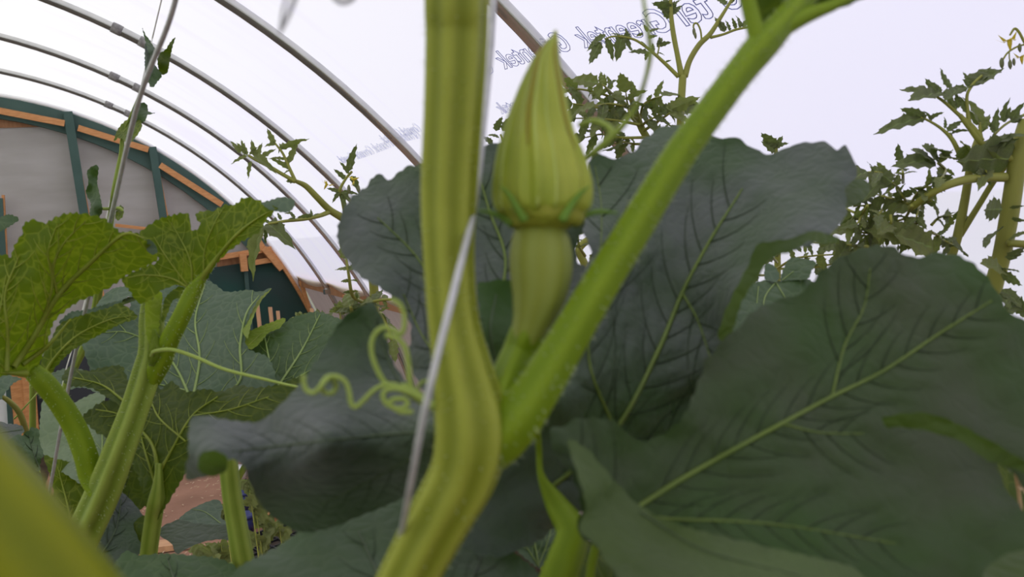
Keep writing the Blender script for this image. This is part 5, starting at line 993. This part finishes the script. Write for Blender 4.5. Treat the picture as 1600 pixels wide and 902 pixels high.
# black tray with seedlings
tA = G(355, 868, .013); tB = G(520, 805, .013); d = (tB-tA).normalized(); v = Vector((-d.y, d.x, 0))*(-1 if Vector((-d.y, d.x, 0)).dot(FW) > 0 else 1)
tr = thing('seedling_tray', 'black seedling tray with cells, at the bottom behind the petiole', 'tray', tA)
Lt = (tB-tA).length; Wt = .28; g = Geo()
g.box(tA+v*Wt/2+up*.01, tB+v*Wt/2+up*.01, v, Wt/2, up, .01); g.mk('tray_base', M_black, tr)
g = Geo()
for s0 in (0, Wt): g.box(tA+v*s0+up*.035, tB+v*s0+up*.035, v, .005, up, .025)
for q in (tA, tB): g.box(q+up*.035, q+v*Wt+up*.035, d, .005, up, .025)
g.mk('tray_rim', M_black, tr)
g = Geo()
for i in range(1, int(Lt/.07)): g.box(tA+d*i*.07+up*.03, tA+d*i*.07+v*Wt+up*.03, d, .003, up, .018)
for j in range(1, 4): g.box(tA+v*j*.07+up*.03, tB+v*j*.07+up*.03, v, .003, up, .018)
g.mk('cell_divider', M_black, tr)
g = Geo(); g.box(tA+v*Wt/2+up*.027, tB+v*Wt/2+up*.027, v, Wt/2-.01, up, .010); g.mk('potting_soil', simple('potting_soil', (.03, .022, .018), (.05, .035, .025), rough=1, scale=60), tr)
rs = random.Random(9); labs = []
spots = [(388, 752), (398, 782), (410, 806), (350, 795), (436, 822), (404, 838), (318, 856), (345, 852)]
seedn = ['feathery seedling reaching highest, beside the white bucket lid', 'pale seedling just right of the ridged petiole at pot height', 'broad-leaved seedling over the near edge of the reddish board', 'seedling with pale leaves immediately left of the ridged petiole', 'rightmost seedling, over the far end of the black tray', 'lowest seedling right of the ridged petiole', 'leftmost seedling under the dark folded leaf', 'seedling between the dark folded leaf and the petiole, over the tray']
for k, (px, py) in enumerate(spots):
    D = 2.35+rs.uniform(-.15, .15); c = P(px, py, D); base_ = Vector((c.x, c.y, .02))
    o = thing('seedling', seedn[k], 'seedling', base_, 'tray seedlings')
    hh = c.z
    if hh < .08: c = P(px, py, 1.9); base_ = Vector((c.x, c.y, .02)); o.location = base_
    V, F = tube_geo([base_, base_.lerp(c, .5)+RT*.01, c], [.003, .0025, .0015], 6); mk('stem', V, F, M_tstem, o)
    for j in range(7):
        a = math.radians(-90+(j-3)*48+rs.uniform(-15, 15)); l_ = rs.uniform(16, 28); dd = (c-CO).dot(FW)
        put_leaflet(o, c-Vector((0, 0, .012*j)), P(px+math.cos(a)*l_, py+math.sin(a)*l_*.9+6, dd+rs.uniform(-.03, .03)), 0, rs, wide=1.2)
# dried bits in the notch at right
db = P(1590, 745, .40); dl = thing('dried_leaf', 'crumpled tan dried leaf showing through the gap at the right edge', 'dried leaf', (db.x, db.y, .012))
for k in range(10):
    px = rs.uniform(1560, 1610); py = 712+(px-1560)*.85+rs.uniform(-10, 24); s_ = 9
    leaf(dl, [(px+s_*math.cos(a)*rs.uniform(.5, 1.2), py+s_*math.sin(a)*rs.uniform(.4, 1)) for a in np.linspace(0, 5.6, 7)], [(px-9, py, .36+rs.uniform(0, .02)), (px+9, py, .37+rs.uniform(0, .02)), (px, py+9, .36)], [], M_dry if k % 2 else M_under2, None, name='crumpled_piece', tooth=(2, 6), res=4, quilt=0, wave=(.004, 10), seed=200+k)
tube('stalk', dl, [(1585, 730, .38, 5), (1595, 800, .39, 6), (1600, 950, .40, 8)], M_dry, 6, 8, extra=[(Vector((db.x, db.y, .5)), .003), (Vector((db.x, db.y, 0)), .004)])

# dark leaf behind the notch at the right edge, and more tomato foliage behind the rim
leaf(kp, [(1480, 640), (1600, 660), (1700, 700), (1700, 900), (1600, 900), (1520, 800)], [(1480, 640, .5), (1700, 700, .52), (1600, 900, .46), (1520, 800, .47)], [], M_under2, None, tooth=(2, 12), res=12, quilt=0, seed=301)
tube('petiole', kp, [(1228, 640, .61, 8), (1350, 760, .55, 9), (1480, 800, .5, 9), (1560, 790, .48, 9)], M_stemL, 6, 10)
leaf(kp, [(1110, 500), (1150, 470), (1190, 480), (1200, 530), (1180, 600), (1140, 610), (1110, 570)], [(1110, 500, .5), (1190, 480, .52), (1180, 600, .47), (1110, 570, .48)], [], M_mid, None, tooth=(2, 12), res=10, quilt=0, seed=302)
for k, pa in enumerate([[(1214, 420), (1240, 405), (1270, 400), (1300, 398)], [(1214, 410), (1205, 400), (1200, 390), (1196, 380)], [(1214, 420), (1250, 420), (1290, 415), (1320, 405)], [(1214, 400), (1225, 385), (1250, 378), (1280, 380)], [(1214, 430), (1180, 430), (1170, 425), (1160, 420)]]):
    TP(t5, [(a, b, 1.25-.06*j, 4-j*.5) for j, (a, b) in enumerate(pa)], 3, 32, seed=310+k, dark=k % 2)
